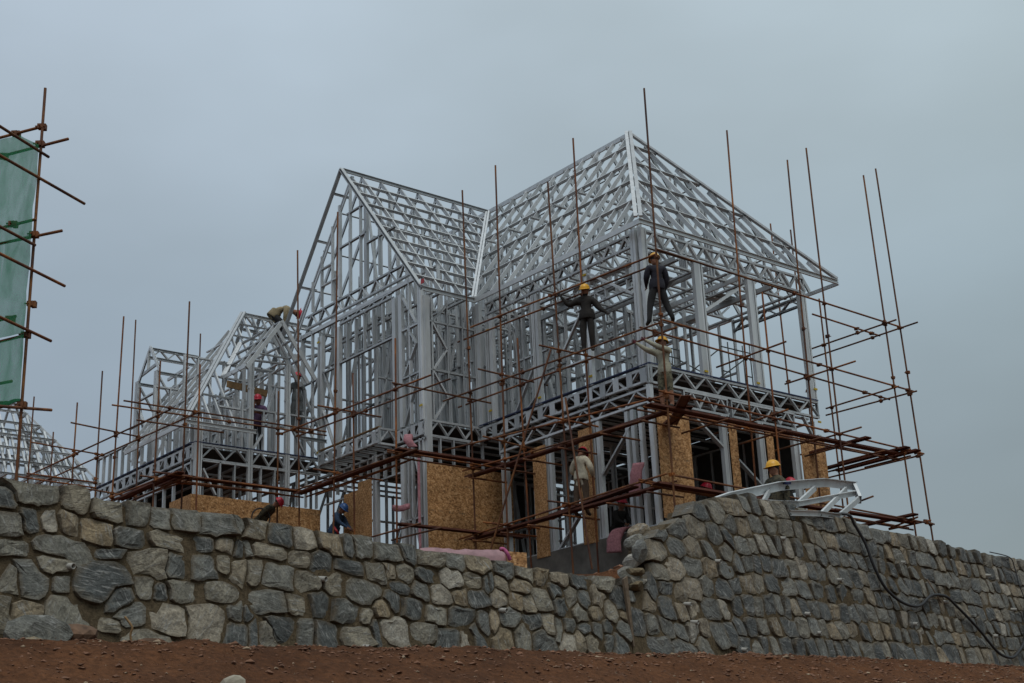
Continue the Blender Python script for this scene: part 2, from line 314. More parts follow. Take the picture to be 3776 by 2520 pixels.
def block_cells(seeds, voro, slant, seed):
    """outline of every stone: blocky super-ellipse cells that stop at one another, leaving mortar between"""
    rr = random.Random(seed); W_ = []
    for sd, c in zip(seeds, voro):
        if sd in SIZES: w, h = SIZES[sd]; w *= 1.08; h *= 1.1
        elif len(c) > 2:
            xs = [p[0] for p in c]; zs = [p[1] for p in c]; w, h = (max(xs) - min(xs)) * .46, (max(zs) - min(zs)) * .47; w = min(w, .3); h = min(h, .2)
        else: w = h = .1
        W_.append((w, h, rr.uniform(-.16, .16), slant + rr.uniform(-.22, .22), rr.choice((3.2, 4.5, 7)), rr.uniform(-.25, .25)))
    def met(i, x, z):
        w, h, a, k, p, tp = W_[i]; dx, dz = x - seeds[i][0], z - seeds[i][1]; dx2 = dx * math.cos(a) + dz * math.sin(a) + dz * k; dz2 = dz * math.cos(a) - dx * math.sin(a)
        dx2 /= (1 + tp * dz2 / h * .6); return (abs(dx2) / w) ** p + (abs(dz2) / h) ** p
    out = []
    for i, (sx, sz_) in enumerate(seeds):
        near = [k for k in sorted(range(len(seeds)), key=lambda k: (seeds[k][0] - sx) ** 2 + (seeds[k][1] - sz_) ** 2)[1:12]]
        poly = []; n_ = 18; off = rr.uniform(0, .3)
        for q in range(n_):
            th = off + q * math.tau / n_; lo, hi = 0., .6; ct, st_ = math.cos(th), math.sin(th) * .8
            for _ in range(13):
                m = (lo + hi) / 2; x, z = sx + ct * m, sz_ + st_ * m; a = met(i, x, z)
                if a > 2.6 or any(met(k, x, z) < a for k in near): hi = m
                else: lo = m
            r_ = lo * (1 + rr.uniform(-.035, .02)); poly.append((sx + ct * r_, sz_ + st_ * r_))
        out.append(poly)
    return out
SEEDL = [(-0.05,3.18),(0.25,3.22),(0.72,3.21),(1.09,3.19),(1.46,3.18),(1.73,3.17),(2.04,3.19),(2.47,3.17),(2.8,3.2),(0.0,2.89),(0.23,2.96),(0.43,2.99),(0.66,2.98),(0.96,2.92),(1.34,2.9),(1.85,2.91),(2.27,2.93),(2.54,2.93),(2.77,2.92),(0.06,2.67),(0.54,2.73),(1.1,2.7),(1.55,2.63),(1.93,2.65),(2.26,2.65),(2.51,2.74),(2.75,2.65),(-0.04,2.34),(0.24,2.36),(0.57,2.35),(1.02,2.39),(1.51,2.4),(1.71,2.34),(2.0,2.37),(2.49,2.4),(-0.04,2.04),(0.15,2.01),(0.66,2.02),(1.1,1.96),(1.34,2.08),(1.78,2.06),(2.27,2.04),(2.67,2.18),(2.66,1.96),(1.49,1.85),(0.5,2.52),(2.95,3.18),(3.31,3.14),(3.67,3.13),(4.05,3.13),(4.32,3.13),(4.56,3.13),(4.94,3.11),(5.28,3.11),(5.66,3.1),(6.08,3.08),(6.49,3.07),(2.85,2.94),(3.14,2.93),(3.56,2.86),(3.88,2.86),(4.32,2.85),(4.73,2.81),(4.95,2.85),(5.19,2.87),(5.55,2.88),(5.98,2.86),(6.38,2.85),(6.62,2.83),(2.92,2.67),(3.26,2.66),(3.65,2.62),(4.05,2.62),(4.52,2.56),(4.93,2.49),(5.07,2.67),(5.45,2.67),(5.77,2.63),(6.11,2.63),(6.42,2.64),(3.04,2.34),(3.5,2.32),(3.83,2.36),(4.19,2.28),(4.52,2.25),(5.25,2.42),(5.65,2.36),(6.08,2.36),(6.49,2.31),(2.8,2.19),(2.87,1.99),(3.04,1.97),(3.26,2.05),(3.58,2.03),(3.88,2.01),(4.38,2.05),(4.9,2.14),(5.39,2.11),(5.82,2.07),(6.14,2.05),(6.36,2.11),(6.99,3.07),(7.37,3.06),(7.71,3.05),(8.03,3.04),(8.46,3.02),(8.97,3.03),(6.89,2.83),(7.24,2.84),(6.7,2.83),(7.94,2.85),(8.22,2.77),(8.53,2.78),(8.82,2.82),(9.27,2.8),(6.81,2.67),(7.14,2.65),(7.37,2.62),(7.64,2.68),(8.03,2.65),(8.37,2.57),(8.73,2.59),(9.08,2.62),(9.35,2.59),(6.98,2.41),(6.64,2.32),(7.4,2.39),(7.72,2.37),(8.14,2.38),(7.91,2.31),(8.4,2.33),(8.71,2.34),(8.96,2.41),(9.27,2.38),(6.8,2.12),(7.18,2.18),(7.56,2.14),(8.07,2.16),(8.28,2.18),(8.59,2.15),(8.96,2.22),(9.16,2.21)]
SEEDR = [(9.54,2.95),(9.9,2.86),(10.07,3.05),(10.45,3.1),(9.63,2.52),(9.96,2.48),(10.39,2.77),(10.31,2.47),(10.77,2.98),(10.73,2.75),(10.63,2.4),(11.1,3.13),(11.0,2.79),(10.93,2.44),(11.48,3.18),(11.49,2.85),(11.23,2.5),(10.48,3.97),(10.93,4.09),(11.49,4.13),(10.83,3.77),(11.32,3.79),(11.76,3.81),(10.69,3.43),(11.21,3.48),(11.65,3.49),(10.33,3.67),(10.07,2.22),(11.64,4.41),(12.15,4.45),(11.93,4.09),(12.32,4.09),(12.2,3.81),(12.11,3.51),(12.39,4.3),(11.9,3.19),(11.83,2.85),(11.54,2.46),(11.9,2.5),(9.95,3.4),(9.83,3.19),(10.37,3.32),(11.18,2.27),(10.58,2.22)]
def build_wall(root, seeds, T, s0, s1, mat, gap, shear, lo_off, nmax=300, slant=0.):
    rng = random.Random(11)
    def bound(sd):
        s, z = sd; t_ = max(topz(s + d_, T) for d_ in (-.08, 0, .08)); zb = zbase(s) - .10 - .15 * sstep(13, 22, s)
        return [(max(s0 + .03, s - .8), zb), (min(s1, s + .8), zb), (min(s1, s + .8), t_ + rng.uniform(-.03, .03)), (max(s0 + .03, s - .8), t_ + rng.uniform(-.03, .03))]
    cs = []
    vc = cells(seeds, bound, shear)
    for sd, vcell, c in zip(seeds, vc, block_cells(seeds, vc, slant, 5)):
        for (a_, za_), (b_, zb_) in zip(T, T[1:]):
            if b_ < sd[0] - .9 or a_ > sd[0] + .9 or abs(zb_ - za_) < .8 * abs(b_ - a_) or zb_ < za_: continue
            nx, ny = -(zb_ - za_), (b_ - a_); L_ = math.hypot(nx, ny); nx /= L_; ny /= L_
            cc_ = nx * a_ + ny * za_
            if nx * sd[0] + ny * sd[1] < cc_: c = clip(c, nx, ny, cc_)
        bz = topz(sd[0], T) + rng.uniform(-.02, .03); c = [(a_, min(b_, bz)) for a_, b_ in c]; c = clip(c, -1, 0, -(s0 + .02)) if sd[0] > s0 else c
        if len(c) < 3: continue
        cx_ = sum(p[0] for p in c) / len(c); cz_ = sum(p[1] for p in c) / len(c); g_ = gap * rng.uniform(.5, 1.2)
        c = [(cx_ + (a_ - cx_) * max(.3, 1 - g_ / max(math.hypot(a_ - cx_, b_ - cz_), .01)), cz_ + (b_ - cz_) * max(.3, 1 - g_ / max(math.hypot(a_ - cx_, b_ - cz_), .01))) for a_, b_ in c]
        # drop points that lie close to a straight edge so the block gets real corners
        q_ = c[:]; 
        for _ in range(7):
            best = None
            for k_ in range(len(q_)):
                a_, b_, d_ = q_[k_ - 1], q_[k_], q_[(k_ + 1) % len(q_)]; L_ = math.hypot(d_[0] - a_[0], d_[1] - a_[1]) + 1e-6
                e_ = abs((d_[0] - a_[0]) * (a_[1] - b_[1]) - (a_[0] - b_[0]) * (d_[1] - a_[1])) / L_
                if best is None or e_ < best[0]: best = (e_, k_)
            if best[0] < .012 and len(q_) > 7: q_.pop(best[1])
            else: break
        c = q_
        if len(c) < 3 or abs(area(c)) < .004: continue
        if area(c) < 0: c = c[::-1]
        cs.append((sd, c))
    cs.sort(key=lambda x: (x[0][0] < -.3 or x[0][0] > 22.3, x[0][0]))
    bulk = ([], [])
    Mi = inv(root)
    for k, (sd, c) in enumerate(cs):
        cap = topz(sd[0], T) - sd[1] < .26
        v, f = stone_geo(c, rng, .30 if cap else .07, .055 if cap else .045)
        ctr = wp(sd[0], sd[1]); pts = [wp(a, b, d) for a, b, d in v]
        if k < nmax:
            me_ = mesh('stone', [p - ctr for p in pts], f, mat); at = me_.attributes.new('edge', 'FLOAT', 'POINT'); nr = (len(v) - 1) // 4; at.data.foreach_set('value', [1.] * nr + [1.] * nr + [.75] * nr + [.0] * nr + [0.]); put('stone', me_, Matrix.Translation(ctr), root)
        else:
            o = len(bulk[0]); bulk[0].extend(pts); bulk[1].extend([tuple(i + o for i in q) for q in f])
    if bulk[0]: tag(put('small_stone', mesh('small_stone', bulk[0], bulk[1], mat), Matrix(), root), kind='stuff')
    # mortar bedding: solid body of the wall
    ss = axis([(s0, s1, .11)]); n_ = 8; vs = []; fs = []
    for s in ss:
        zt = min(topz(s + q_, T) for q_ in (-.12, 0, .12)) - .06 + .02 * fbm(s * 3, 0, 4); zb = zbase(s) - .5
        for k in range(n_ + 1):
            z = zb + (zt - zb) * k / n_; vs.append(wp(s, z, .016 + .02 * fbm(s * 4, z * 4, 9) + .012 * fbm(s * 13, z * 13, 3)))
        vs.append(wp(s, zt + .01, -.5)); vs.append(wp(s, zb, -.5 - .3))
    m_ = n_ + 3
    for i in range(len(ss) - 1):
        for k in range(m_ - 1):
            a = i * m_ + k; fs.append((a, a + m_, a + m_ + 1, a + 1))
        fs.append((i * m_ + m_ - 1, (i + 1) * m_ + m_ - 1, (i + 1) * m_, i * m_))
    fs.append(tuple(range(m_))); fs.append(tuple(reversed([(len(ss) - 1) * m_ + k for k in range(m_)])))
    put('mortar_bed', mesh('mortar_bed', vs, fs, M_MORTAR), Matrix(), root)
wl = empty('retaining_wall', wp(0, 1.7), wa, 'low dry-looking retaining wall of large uneven grey boulders at the left', 'wall')
rng = random.Random(3)
extra = [(s, z + rng.uniform(-.05, .05)) for s in (-7.7, -7.2, -6.6, -6.1, -5.6, -5.1, -4.6, -4.1, -3.6, -3.1, -2.6, -2.1, -1.6, -1.1, -.6) for z in (1.95, 2.3, 2.65, 2.95, 3.2)]
build_wall(wl, extra + SEEDL + [(4.78, 2.36), (4.66, 2.12), (1.22, 2.24)], TOPL, -8, 9.42, M_STONE, .016, 0, 0)
wr = empty('retaining_wall', wp(12, 1.9), wa, 'tall retaining wall of small grey blocks in rows, receding to the right', 'wall')
seeds = list(SEEDR)
rows = 8
for r in range(rows):
    off = rng.random(); s = 11.9 + off * .2
    while s < 26:
        w = rng.choice((.24, .28, .3, .34, .4, .46)) * rng.uniform(.9, 1.1)
        if r == 0: w *= 1.1
        if r == rows - 1: w *= .9
        sc = s + w / 2; zt = topz(sc, TOPR); zb = zbase(sc)
        hrow = (zt - zb + .05) / rows
        z = zt - hrow * (r + .5) + rng.uniform(-.035, .035)
        if all((sc - a) ** 2 + (z - b) ** 2 > .038 for a, b in SEEDR): seeds.append((sc, z))
        s += w
build_wall(wr, seeds, TOPR, 9.44, 27, M_STONE2, .013, .25, 0, slant=.22)
# ------------------------------------------------------------------ steel members
def section(name, kind, w, d, mat):
    t = .005
    if kind == 'C':      # web along x (width w), flanges towards +y (depth d), small lips
        P = [(-w/2, 0), (w/2, 0), (w/2, d), (w/2 - .012, d), (w/2 - .012, d - t), (w/2 - t, d - t), (w/2 - t, t), (-w/2 + t, t), (-w/2 + t, d - t), (-w/2 + .012, d - t), (-w/2 + .012, d), (-w/2, d)]
    elif kind == 'box': P = [(-w/2, -d/2), (w/2, -d/2), (w/2, d/2), (-w/2, d/2)]
    else: P = [(w * math.cos(a * math.tau / 10), w * math.sin(a * math.tau / 10)) for a in range(10)]
    n_ = len(P); vs = [(x, y, 0) for x, y in P] + [(x, y, 1) for x, y in P]
    fs = [(i, (i + 1) % n_, n_ + (i + 1) % n_, n_ + i) for i in range(n_)]
    if kind == 'C':
        for o in (0, n_):
            q = [[0, 1, 6, 7], [1, 2, 5, 6], [2, 3, 4, 5], [0, 7, 8, 11], [8, 9, 10, 11]]
            fs += [tuple(i + o for i in (reversed(x) if o == 0 else x)) for x in q]
    else: fs += [tuple(reversed(range(n_))), tuple(range(n_, 2 * n_))]
    return mesh(name, vs, fs, mat, kind == 'pipe')
SEC = {}
def sec(kind, w, d, mat=None):
    mat = mat or M_ST; k = (kind, w, d, mat.name)
    if k not in SEC: SEC[k] = section('profile', kind, w, d, mat)
    return SEC[k]
def beamM(A, B, side):
    Z = (B - A); L = Z.length; Z = Z / L; X = side - Z * side.dot(Z)
    if X.length < 1e-4: X = EZ - Z * EZ.dot(Z)
    X.normalize(); Y = Z.cross(X)
    return Matrix(((X.x, Y.x, Z.x * L, A.x), (X.y, Y.y, Z.y * L, A.y), (X.z, Y.z, Z.z * L, A.z), (0, 0, 0, 1)))
class Sink:      # parts become objects under the root; past 300 of one kind they go to one joined part
    def __init__(s, root): s.root = root; s.cnt = {}; s.bulkv = {}
    def add(s, name, A, B, side, sc, bulk=False):
        if (B - A).length < .02: return None
        M = beamM(A, B, side)
        if bulk or s.cnt.get(name, 0) >= 298:
            key = (bulk if isinstance(bulk, str) else 'far_' + name, sc.materials[0].name)
            v, f = s.bulkv.setdefault(key, ([], [])); o = len(v)
            v.extend([M @ q.co for q in sc.vertices]); f.extend([tuple(i + o for i in p.vertices) for p in sc.polygons]); return None
        s.cnt[name] = s.cnt.get(name, 0) + 1
        return put(name, sc, M, s.root)
    def flush(s):
        for (n_, m), (v, f) in s.bulkv.items():
            tag(put(n_, mesh(n_, v, f, bpy.data.materials[m]), Matrix(), s.root), kind='stuff')
hs = empty('house_frame', H(6, 0, -3.85), YAW, 'large unclad two-storey house frame of galvanised steel with steep gabled and hipped roofs', 'house frame')
K = Sink(hs)
ST = sec('C', .09, .045); CH = sec('C', .09, .055); RF = sec('C', .045, .11); BT = sec('C', .04, .09); WEB = sec('C', .075, .04); WEBW = sec('C', .08, .065); JO = sec('C', .05, .15)
def B_(name, a, b, side, sc=None, bulk=False): return K.add(name, H(*a), H(*b), side, sc or ST, bulk)
class Pl:       # a wall plane of the house: 'v' = plane v=c (runs along u), 'u' = plane u=c (runs along v)
    def __init__(s, ax, c): s.ax, s.c = ax, c; s.n = EV if ax == 'v' else EU; s.a = EU if ax == 'v' else EV
    def p(s, a, z, d=0.): return H(a, s.c + d, z) if s.ax == 'v' else H(s.c + d, a, z)
    def add(s, name, a, z, b, w, sc=None, bulk=False, d=0., side=None): return K.add(name, s.p(a, z, d), s.p(b, w, d), side or s.n, sc or ST, bulk)
def band(P, a0, a1, z0, z1, pitch=.55, bulk=False, plates=0, ends=True, sc=None):
    P.add('truss_chord', a0, z1 - .05, a1, z1 - .05, CH, bulk); P.add('truss_chord', a1, z0 + .05, a0, z0 + .05, CH, bulk)
    n_ = max(2, round(abs(a1 - a0) / pitch)) ; n_ += n_ % 2
    up = False; zz0, zz1 = z0 + .05, z1 - .05
    for i in range(n_):
        x0 = a0 + (a1 - a0) * i / n_; x1 = a0 + (a1 - a0) * (i + 1) / n_
        P.add('truss_web', x0, zz1 if up else zz0, x1, zz0 if up else zz1, sc or WEB, bulk); up = not up
    if ends:
        for x in (a0, a1): P.add('truss_web', x, z0, x, z1, WEB, bulk)
    if plates:
        w = sec('box', .006, .2)
        for i in range(plates):
            x = a0 + (a1 - a0) * (i + .5) / plates; K.add('gusset_plate', P.p(x, z0 + .06, -.048), P.p(x, z1 - .06, -.048), P.n, w, bulk)
def studs(P, xs, z0, z1, bulk=False, tracks=True, name='stud'):
    for x in xs: P.add(name, x, z0, x, z1, ST, bulk)
    if tracks:
        a, b = min(xs), max(xs); P.add('track', a, z0 + .02, b, z0 + .02, ST, bulk); P.add('track', b, z1 - .02, a, z1 - .02, ST, bulk)
def rng_(a, b, st):
    n_ = max(1, round(abs(b - a) / st)); return [a + (b - a) * i / n_ for i in range(n_ + 1)]
def post(P, a0, a1, z0, z1, k=3, bulk=False):      # built-up column of k box studs
    if abs(a1 - a0) > .25: a0 = min(a0, a1) + .11; a1 = max(a1, a0); k = max(1, round((a1 - a0) / .1))
    w = abs(a1 - a0) / k; s_ = sec('box', .11, round(w - .014, 3), M_ST2)
    if abs(a1 - a0) > .19:      # wide flat stud, then slots between narrower ones
        a = min(a0, a1); W_ = abs(a1 - a0)
        for c_, ww in ((a + W_ * .24, W_ * .48), (a + W_ * .66, W_ * .17), (a + W_ * .93, W_ * .17)): K.add('post', P.p(c_, z0), P.p(c_, z1), P.n, sec('C' if ww < .07 else 'box', .11, round(ww, 3), M_ST2), bulk)
        return
    for i in range(k): K.add('post', P.p(min(a0, a1) + w * (i + .5), z0), P.p(min(a0, a1) + w * (i + .5), z1), P.n, s_, bulk)
def wallfill(P, a0, a1, z0, z1, bulk='interior_stud', st=.5, seed=0, diag=True):
    xs = rng_(a0, a1, st); studs(P, xs, z0, z1, bulk)
    zm = (z0 + z1) / 2; P.add('x', a0, zm, a1, zm, ST, bulk)
    r = random.Random(seed)
    if diag:
        for i in range(len(xs) - 1):
            if r.random() < .4: P.add('x', xs[i], z0 if r.random() < .5 else zm, xs[i + 1], zm if r.random() < .5 else z1, ST, bulk)
G0 = -3.85
# ---- right-hand (main) block: left face, v = 0
P = Pl('v', 0.)
for a, b, k in ((.0, .3, 3), (1.82, 2.16, 3), (3.8, 4.13, 3), (5.72, 6.12, 3), (6.38, 6.55, 1)):
    post(P, a, b, .0, 3.55 if a < .1 or a > 6.2 else 3.05, k)
for a, b, k in ((-.02, .12, 1), (.34, .46, 1), (.6, .72, 1), (.8, .92, 1), (1.82, 2.06, 2), (3.53, 3.83, 2), (5.32, 5.64, 2)): post(P, a, b, G0, -.96 if a > .1 else -.48, k)
band(P, -.05, 6.6, -.46, 0, .42, plates=14)
band(P, -.0, 5.7, -.96, -.47, .5)
P.add('floor_edge_strip', -.05, .03, 6.6, .03, sec('box', .12, .03, M_NAVY))
band(P, .2, 6.1, 3.05, 3.52, .3, sc=WEBW)
P.add('brace', .75, -1.3, 1.83, -2.3, sec('C', .12, .05)); P.add('brace', 2.8, -3.15, 3.55, -3.82, sec('C', .12, .05)); P.add('brace', .3, 1.9, 1.85, 2.95, sec('C', .14, .05)); P.add('brace', 2.2, 2.1, 3.0, 1.2); P.add('brace', 5.0, -.0, 4.15, 1.1)
P.add('track', -.0, G0 + .03, 6.5, G0 + .03); P.add('brace', 3.85, .9, 5.4, -.2, d=.3)
for x in (4.45, 4.75, 5.05, 5.35): P.add('stud', x, 0, x, 3.05, d=.45)
for x in (2.5, 2.9, 3.3): P.add('stud', x, 0, x, 3.05, d=2.6)
P.add('nogging', 4.13, 1.65, 5.72, 1.65, d=.45); P.add('nogging', 2.16, .75, 2.9, .75)
# main block: right face, u = 0
P = Pl('u', 0.)
for a, b, k in ((.0, .2, 2), (1.7, 2.15, 4), (3.7, 4.12, 4), (5.78, 6.18, 4)): post(P, a, b, 0, 3.55 if a < .1 else 3.05, k)
band(P, -.05, 6.18, -.46, 0, .42); P.add('floor_edge_strip', -.05, .03, 6.18, .03, sec('box', .12, .03, M_NAVY))
band(P, 1.1, 2.62, -.92, -.46, .28); band(P, 2.78, 5.15, -.92, -.46, .3); P.add('brace', 5.5, -.5, 6.1, -1.4)
for a, b, k in ((2.3, 2.5, 2), (3.65, 3.86, 2), (4.97, 5.2, 2), (6.02, 6.16, 1), (1.0, 1.1, 1)): post(P, a, b, G0, -.92, k)
band(P, .2, 6.18, 3.05, 3.52, .3, sc=WEBW)
P.add('brace', 1.2, -1.0, 2.3, -1.75, sec('C', .12, .05)); P.add('brace', 2.8, -2.0, 3.65, -2.6, sec('C', .12, .05))
P.add('brace', 2.15, 1.75, 3.7, 2.75, sec('C', .2, .05, M_ST2), d=.05); P.add('track', 0, G0 + .03, 6.18, G0 + .03)
# ---- gable block: front, v = -1.8
P = Pl('v', -1.8)
for a, b, k in ((6.52, 6.8, 2), (7.56, 7.72, 1), (7.86, 8.03, 1), (10.76, 11.0, 2), (11.72, 11.94, 2)): post(P, a, b, 0, 3.82 if a < 12 else 4.2, k)
xs = (7.2, 12.3, 12.9); studs(P, xs, 0, 4.15, tracks=False)
for x in (8.5, 8.98, 9.45, 9.9, 10.35): P.add('stud', x, 2.72, x, 3.82)
P.add('lintel', 8.03, 2.72, 10.76, 2.72, CH); P.add('truss_chord', 6.75, 4.16, 13.1, 4.16, sec('C', .09, .12)); band(P, 8.03, 10.76, 3.82, 4.12, .35, ends=False)
band(P, 7.1, 12.7, 4.22, 4.75, .38, ends=False)
def roofz(u): return 3.55 + (min(u - 6.2, 14.1 - u)) * 1.28
for x in (7.75, 8.14, 8.64, 9.28, 9.62, 10.18, 10.74, 11.17, 11.78, 12.3): P.add('stud', x, 4.75, x, max(4.8, roofz(x) - .12), ST if x not in (10.74, 9.28) else sec('C', .09, .09))
for a, b, z in ((9.28, 10.74, 6.35), (9.4, 10.4, 7.3), (7.9, 9.28, 6.0), (11.78, 10.74, 5.4), (11.78, 11.17, 5.95)): P.add('nogging', a, z, b, z)
for z in (1.38, 2.76):
    P.add('nogging', 6.8, z, 7.56, z); P.add('nogging', 11.0, z - .1, 11.72, z - .1); P.add('nogging', 11.94, z - .2, 13.0, z - .2)
for a, z, b, w in ((7.5, .0, 6.85, 1.3), (7.5, 1.4, 6.9, 2.2), (6.9, 2.2, 7.3, 2.75), (6.9, 2.8, 7.5, 3.7), (11.05, .2, 11.7, 1.5), (11.7, 2.7, 11.1, 1.4), (12.9, 1.2, 12.0, 2.5), (12, .2, 12.9, 1.1)): P.add('brace', a, z, b, w)
for u_ in (6.75, 7.5, 8.4, 9.2, 9.95): pass
# gable side, u = 6.6
Q = Pl('u', 6.6)
for x in (-1.52, -1.0, -.49, -.05): Q.add('stud', x, 0, x, 3.5)
for z in (1.38, 2.76): Q.add('nogging', -1.7, z, 0, z)
for i, (z0, z1) in enumerate(((0, .7), (.7, 1.38), (1.38, 2.05), (2.05, 2.76), (2.76, 3.3))): Q.add('brace', -1.5 if i % 2 == 0 else -1.02, z0, -1.02 if i % 2 == 0 else -1.5, z1)
band(Q, -1.7, .1, -.46, 0, .33); band(P, 6.6, 8.0, -.46, 0, .28, plates=4)
for x in (-1.33, -.89, -.4, .1): Q.add('stud', x, -1.25, x, -.46)
Q.add('track', -1.75, -.48, .2, -.48)
post(Q, -1.8, -1.62, G0, 3.5, 1)
# gable block ground floor, v = -1.8
for a, b, k in ((8.86, 9.05, 2), (7.55, 7.72, 1)): post(P, a, b, G0, -.5, k)
studs(P, (6.67, 6.83, 7.18, 7.36), G0, -.48, tracks=False)
P.add('lintel', 7.7, -1.2, 8.86, -1.2); P.add('lintel', 10.46, -1.35, 11.6, -1.35)
for x in (8.1, 8.5, 9.3, 9.7, 10.1, 10.5, 10.9, 11.3): P.add('stud', x, -1.2, x, -.5)
for a, z, b, w in ((7.15, -.8, 6.85, -1.7), (6.85, -1.7, 7.15, -2.7), (7.15, -2.7, 6.85, -3.6)): P.add('brace', a, z, b, w)
P.add('nogging', 7.5, -2.6, 6.7, -2.6); P.add('truss_chord', 6.6, -.5, 12.9, -.5, CH)
# box bay hanging out of the gable front
Pb = Pl('v', -2.35); band(Pb, 7.95, 11.0, -.46, 0, .3, plates=7); Pb.add('timber_strip', 7.95, .03, 11.0, .03, sec('box', .1, .025, M_PINE))
for u_ in (7.95, 11.0): band(Pl('u', u_), -2.35, -1.8, -.46, 0, .28)
for u_ in rng_(8.2, 10.8, .4): B_('joist', (u_, -2.35, -.43), (u_, -1.8, -.43), EZ, WEB)
# ---- low block: right side, u = 11.8
P = Pl('u', 11.8)
post(P, -5.85, -5.62, G0, .55, 2); 
for a, b in ((-4.23, -4.07), (-3.04, -2.88)): post(P, a, b, -1.45, 2.75, 2)
band(P, -5.62, -4.23, -.46, 0, .34); band(P, -4.07, -3.04, -.46, 0, .34); band(P, -2.88, -1.86, -.46, 0, .34); P.add('floor_edge_strip', -5.85, .03, -1.86, .03, sec('box', .12, .025, M_NAVY))
for x in (-5.05, -4.6, -3.78, -3.34, -2.6, -2.3, -1.95): P.add('stud', x, -1.45, x, -.46)
P.add('brace', -5.6, -.7, -5.2, -1.4); P.add('track', -5.6, -.49, -1.86, -.49)
for x in (-5.35, -5.1, -4.85, -4.6, -4.4, -2.6, -2.35, -2.1): P.add('stud', x, 0, x, .55 + max(0, (x > -4.5) * .9 + (x > -3) * .6))
P.add('window_sill', -4.07, 1.18, -3.0, 1.18, CH); P.add('stud', -3.72, 0, -3.72, 1.18); P.add('stud', -3.35, 0, -3.35, 1.18); P.add('lintel', -4.15, 2.65, -2.95, 2.72)
P.add('brace', -4.05, 0, -3.75, .5); P.add('brace', -3.05, 2.3, -3.6, .6, d=.5)
for zz in (1.6, 2.2): P.add('nogging', -4.25, zz - .4, -4.05, zz - .4); P.add('nogging', -3.05, zz, -2.88, zz)
P.add('track', -2.88, 1.2, -1.9, 1.2); P.add('brace', -2.88, .9, -2.4, .1); P.add('track', -4.23, 1.2, -5.1, 1.2, d=.1)
# low block: left face, v = -5.85
P = Pl('v', -5.85)
xs = rng_(11.95, 18.3, .45); studs(P, xs, 0, .95, tracks=False)
P.add('track', 11.95, .95, 18.3, .95); band(P, 11.85, 18.3, -.46, 0, .36, plates=14); band(P, 11.9, 18.3, -.95, -.46, .36)
P.add('floor_edge_strip', 11.9, .03, 18.3, .03, sec('box', .12, .025, M_NAVY))
studs(P, rng_(12.95, 18.3, .6), G0, -.95)
# ------------------------------------------------------------------ roofs
def clipseg(p0, p1, f):            # keep the part of the segment where f >= 0
    a, b = f(p0), f(p1)
    if a < 0 and b < 0: return None
    if a < 0: t = a / (a - b); p0 = tuple(x + (y - x) * t for x, y in zip(p0, p1))
    elif b < 0: t = a / (a - b); p1 = tuple(x + (y - x) * t for x, y in zip(p0, p1))
    return p0, p1
def slope(eave, ridge, axis, c_list, frac, lims, nrm, bulk=False, battens=True, span=None, raf=None, bat=None):
    """eave/ridge = (w, z): the coordinate across the slope and height; rafters at c_list; lims = functions >= 0 inside; nrm = horizontal unit vector out of the slope"""
    (we, ze), (wr, zr) = eave, ridge
    mk = (lambda c, w, z: (c, w, z)) if axis == 'u' else (lambda c, w, z: (w, c, z))
    alongv = EU if axis == 'u' else EV
    for c in c_list:
        s_ = (mk(c, we, ze), mk(c, wr, zr))
        for f in lims:
            s_ = clipseg(*s_, f) if s_ else None
        if s_ and (H(*s_[0]) - H(*s_[1])).length > .12:
            A, Bb = H(*s_[0]), H(*s_[1])
            if (Bb - A).cross(alongv).z > 0: A, Bb = Bb, A          # the open side of the channel faces into the roof
            K.add('rafter', A, Bb, alongv, raf or RF, bulk)
    if battens:
        for t in frac:
            w, z = we + (wr - we) * t, ze + (zr - ze) * t; s_ = (mk(span[0], w, z), mk(span[1], w, z))
            for f in lims: s_ = clipseg(*s_, f) if s_ else None
            if s_:
                sl = (H(*mk(0, wr, zr)) - H(*mk(0, we, ze))).normalized(); nn = sl.cross(alongv).normalized(); nn = nn if nn.z > 0 else -nn
                A, Bb = H(*s_[0]) + nn * .012, H(*s_[1]) + nn * .012
                if (Bb - A).length > .05 and (Bb - A).cross(sl).dot(nn) > 0: A, Bb = Bb, A
                K.add('roof_batten', A, Bb, sl, bat or BT, bulk)
RZ, EZV = 8.58, 3.55; E_ = -.35; VM = 3.45; VR = 7.25; UP_ = 3.5; UG = 10.15
hipL = lambda p: (p[0] - E_) - (p[1] - E_) * (UP_ - E_) / (VM - E_)          # left slope lies behind the front hip
hipR = lambda p: (p[1] - E_) * (UP_ - E_) / (VM - E_) - (p[0] - E_)
hipR2 = lambda p: (VR - p[1]) * (UP_ - E_) / (VR - VM) - (p[0] - E_)
val = lambda p: (p[1] - E_) * (UG - 6.2) / (VM - E_) - (p[0] - 6.2)             # main slope stays in front of the valley
valG = lambda p: -(p[1] - E_) * (UG - 6.2) / (VM - E_) + (p[0] - 6.2)
FR = (.215, .43, .645, .86)
slope((E_, EZV), (VM, RZ), 'u', [UP_ + .02] + rng_(UP_, UG, .665)[1:] + rng_(E_ + .5, UP_ - .6, .6), FR, [hipL, val], EV, span=(E_, 10.2))
slope((E_, EZV), (UP_, RZ), 'v', rng_(E_ + .55, VR - .5, .62), FR, [hipR, hipR2], EU, span=(E_, VR))
slope((VR, EZV), (VM, RZ), 'u', rng_(.6, 12, .65), FR, [lambda p: (p[0] - E_) - (VR - p[1])], EV, 'rear_rafter', span=(0, 12))
B_('ridge_beam', (UP_, VM, RZ), (UG + 3, VM, RZ), EZ, sec('C', .14, .05)); 
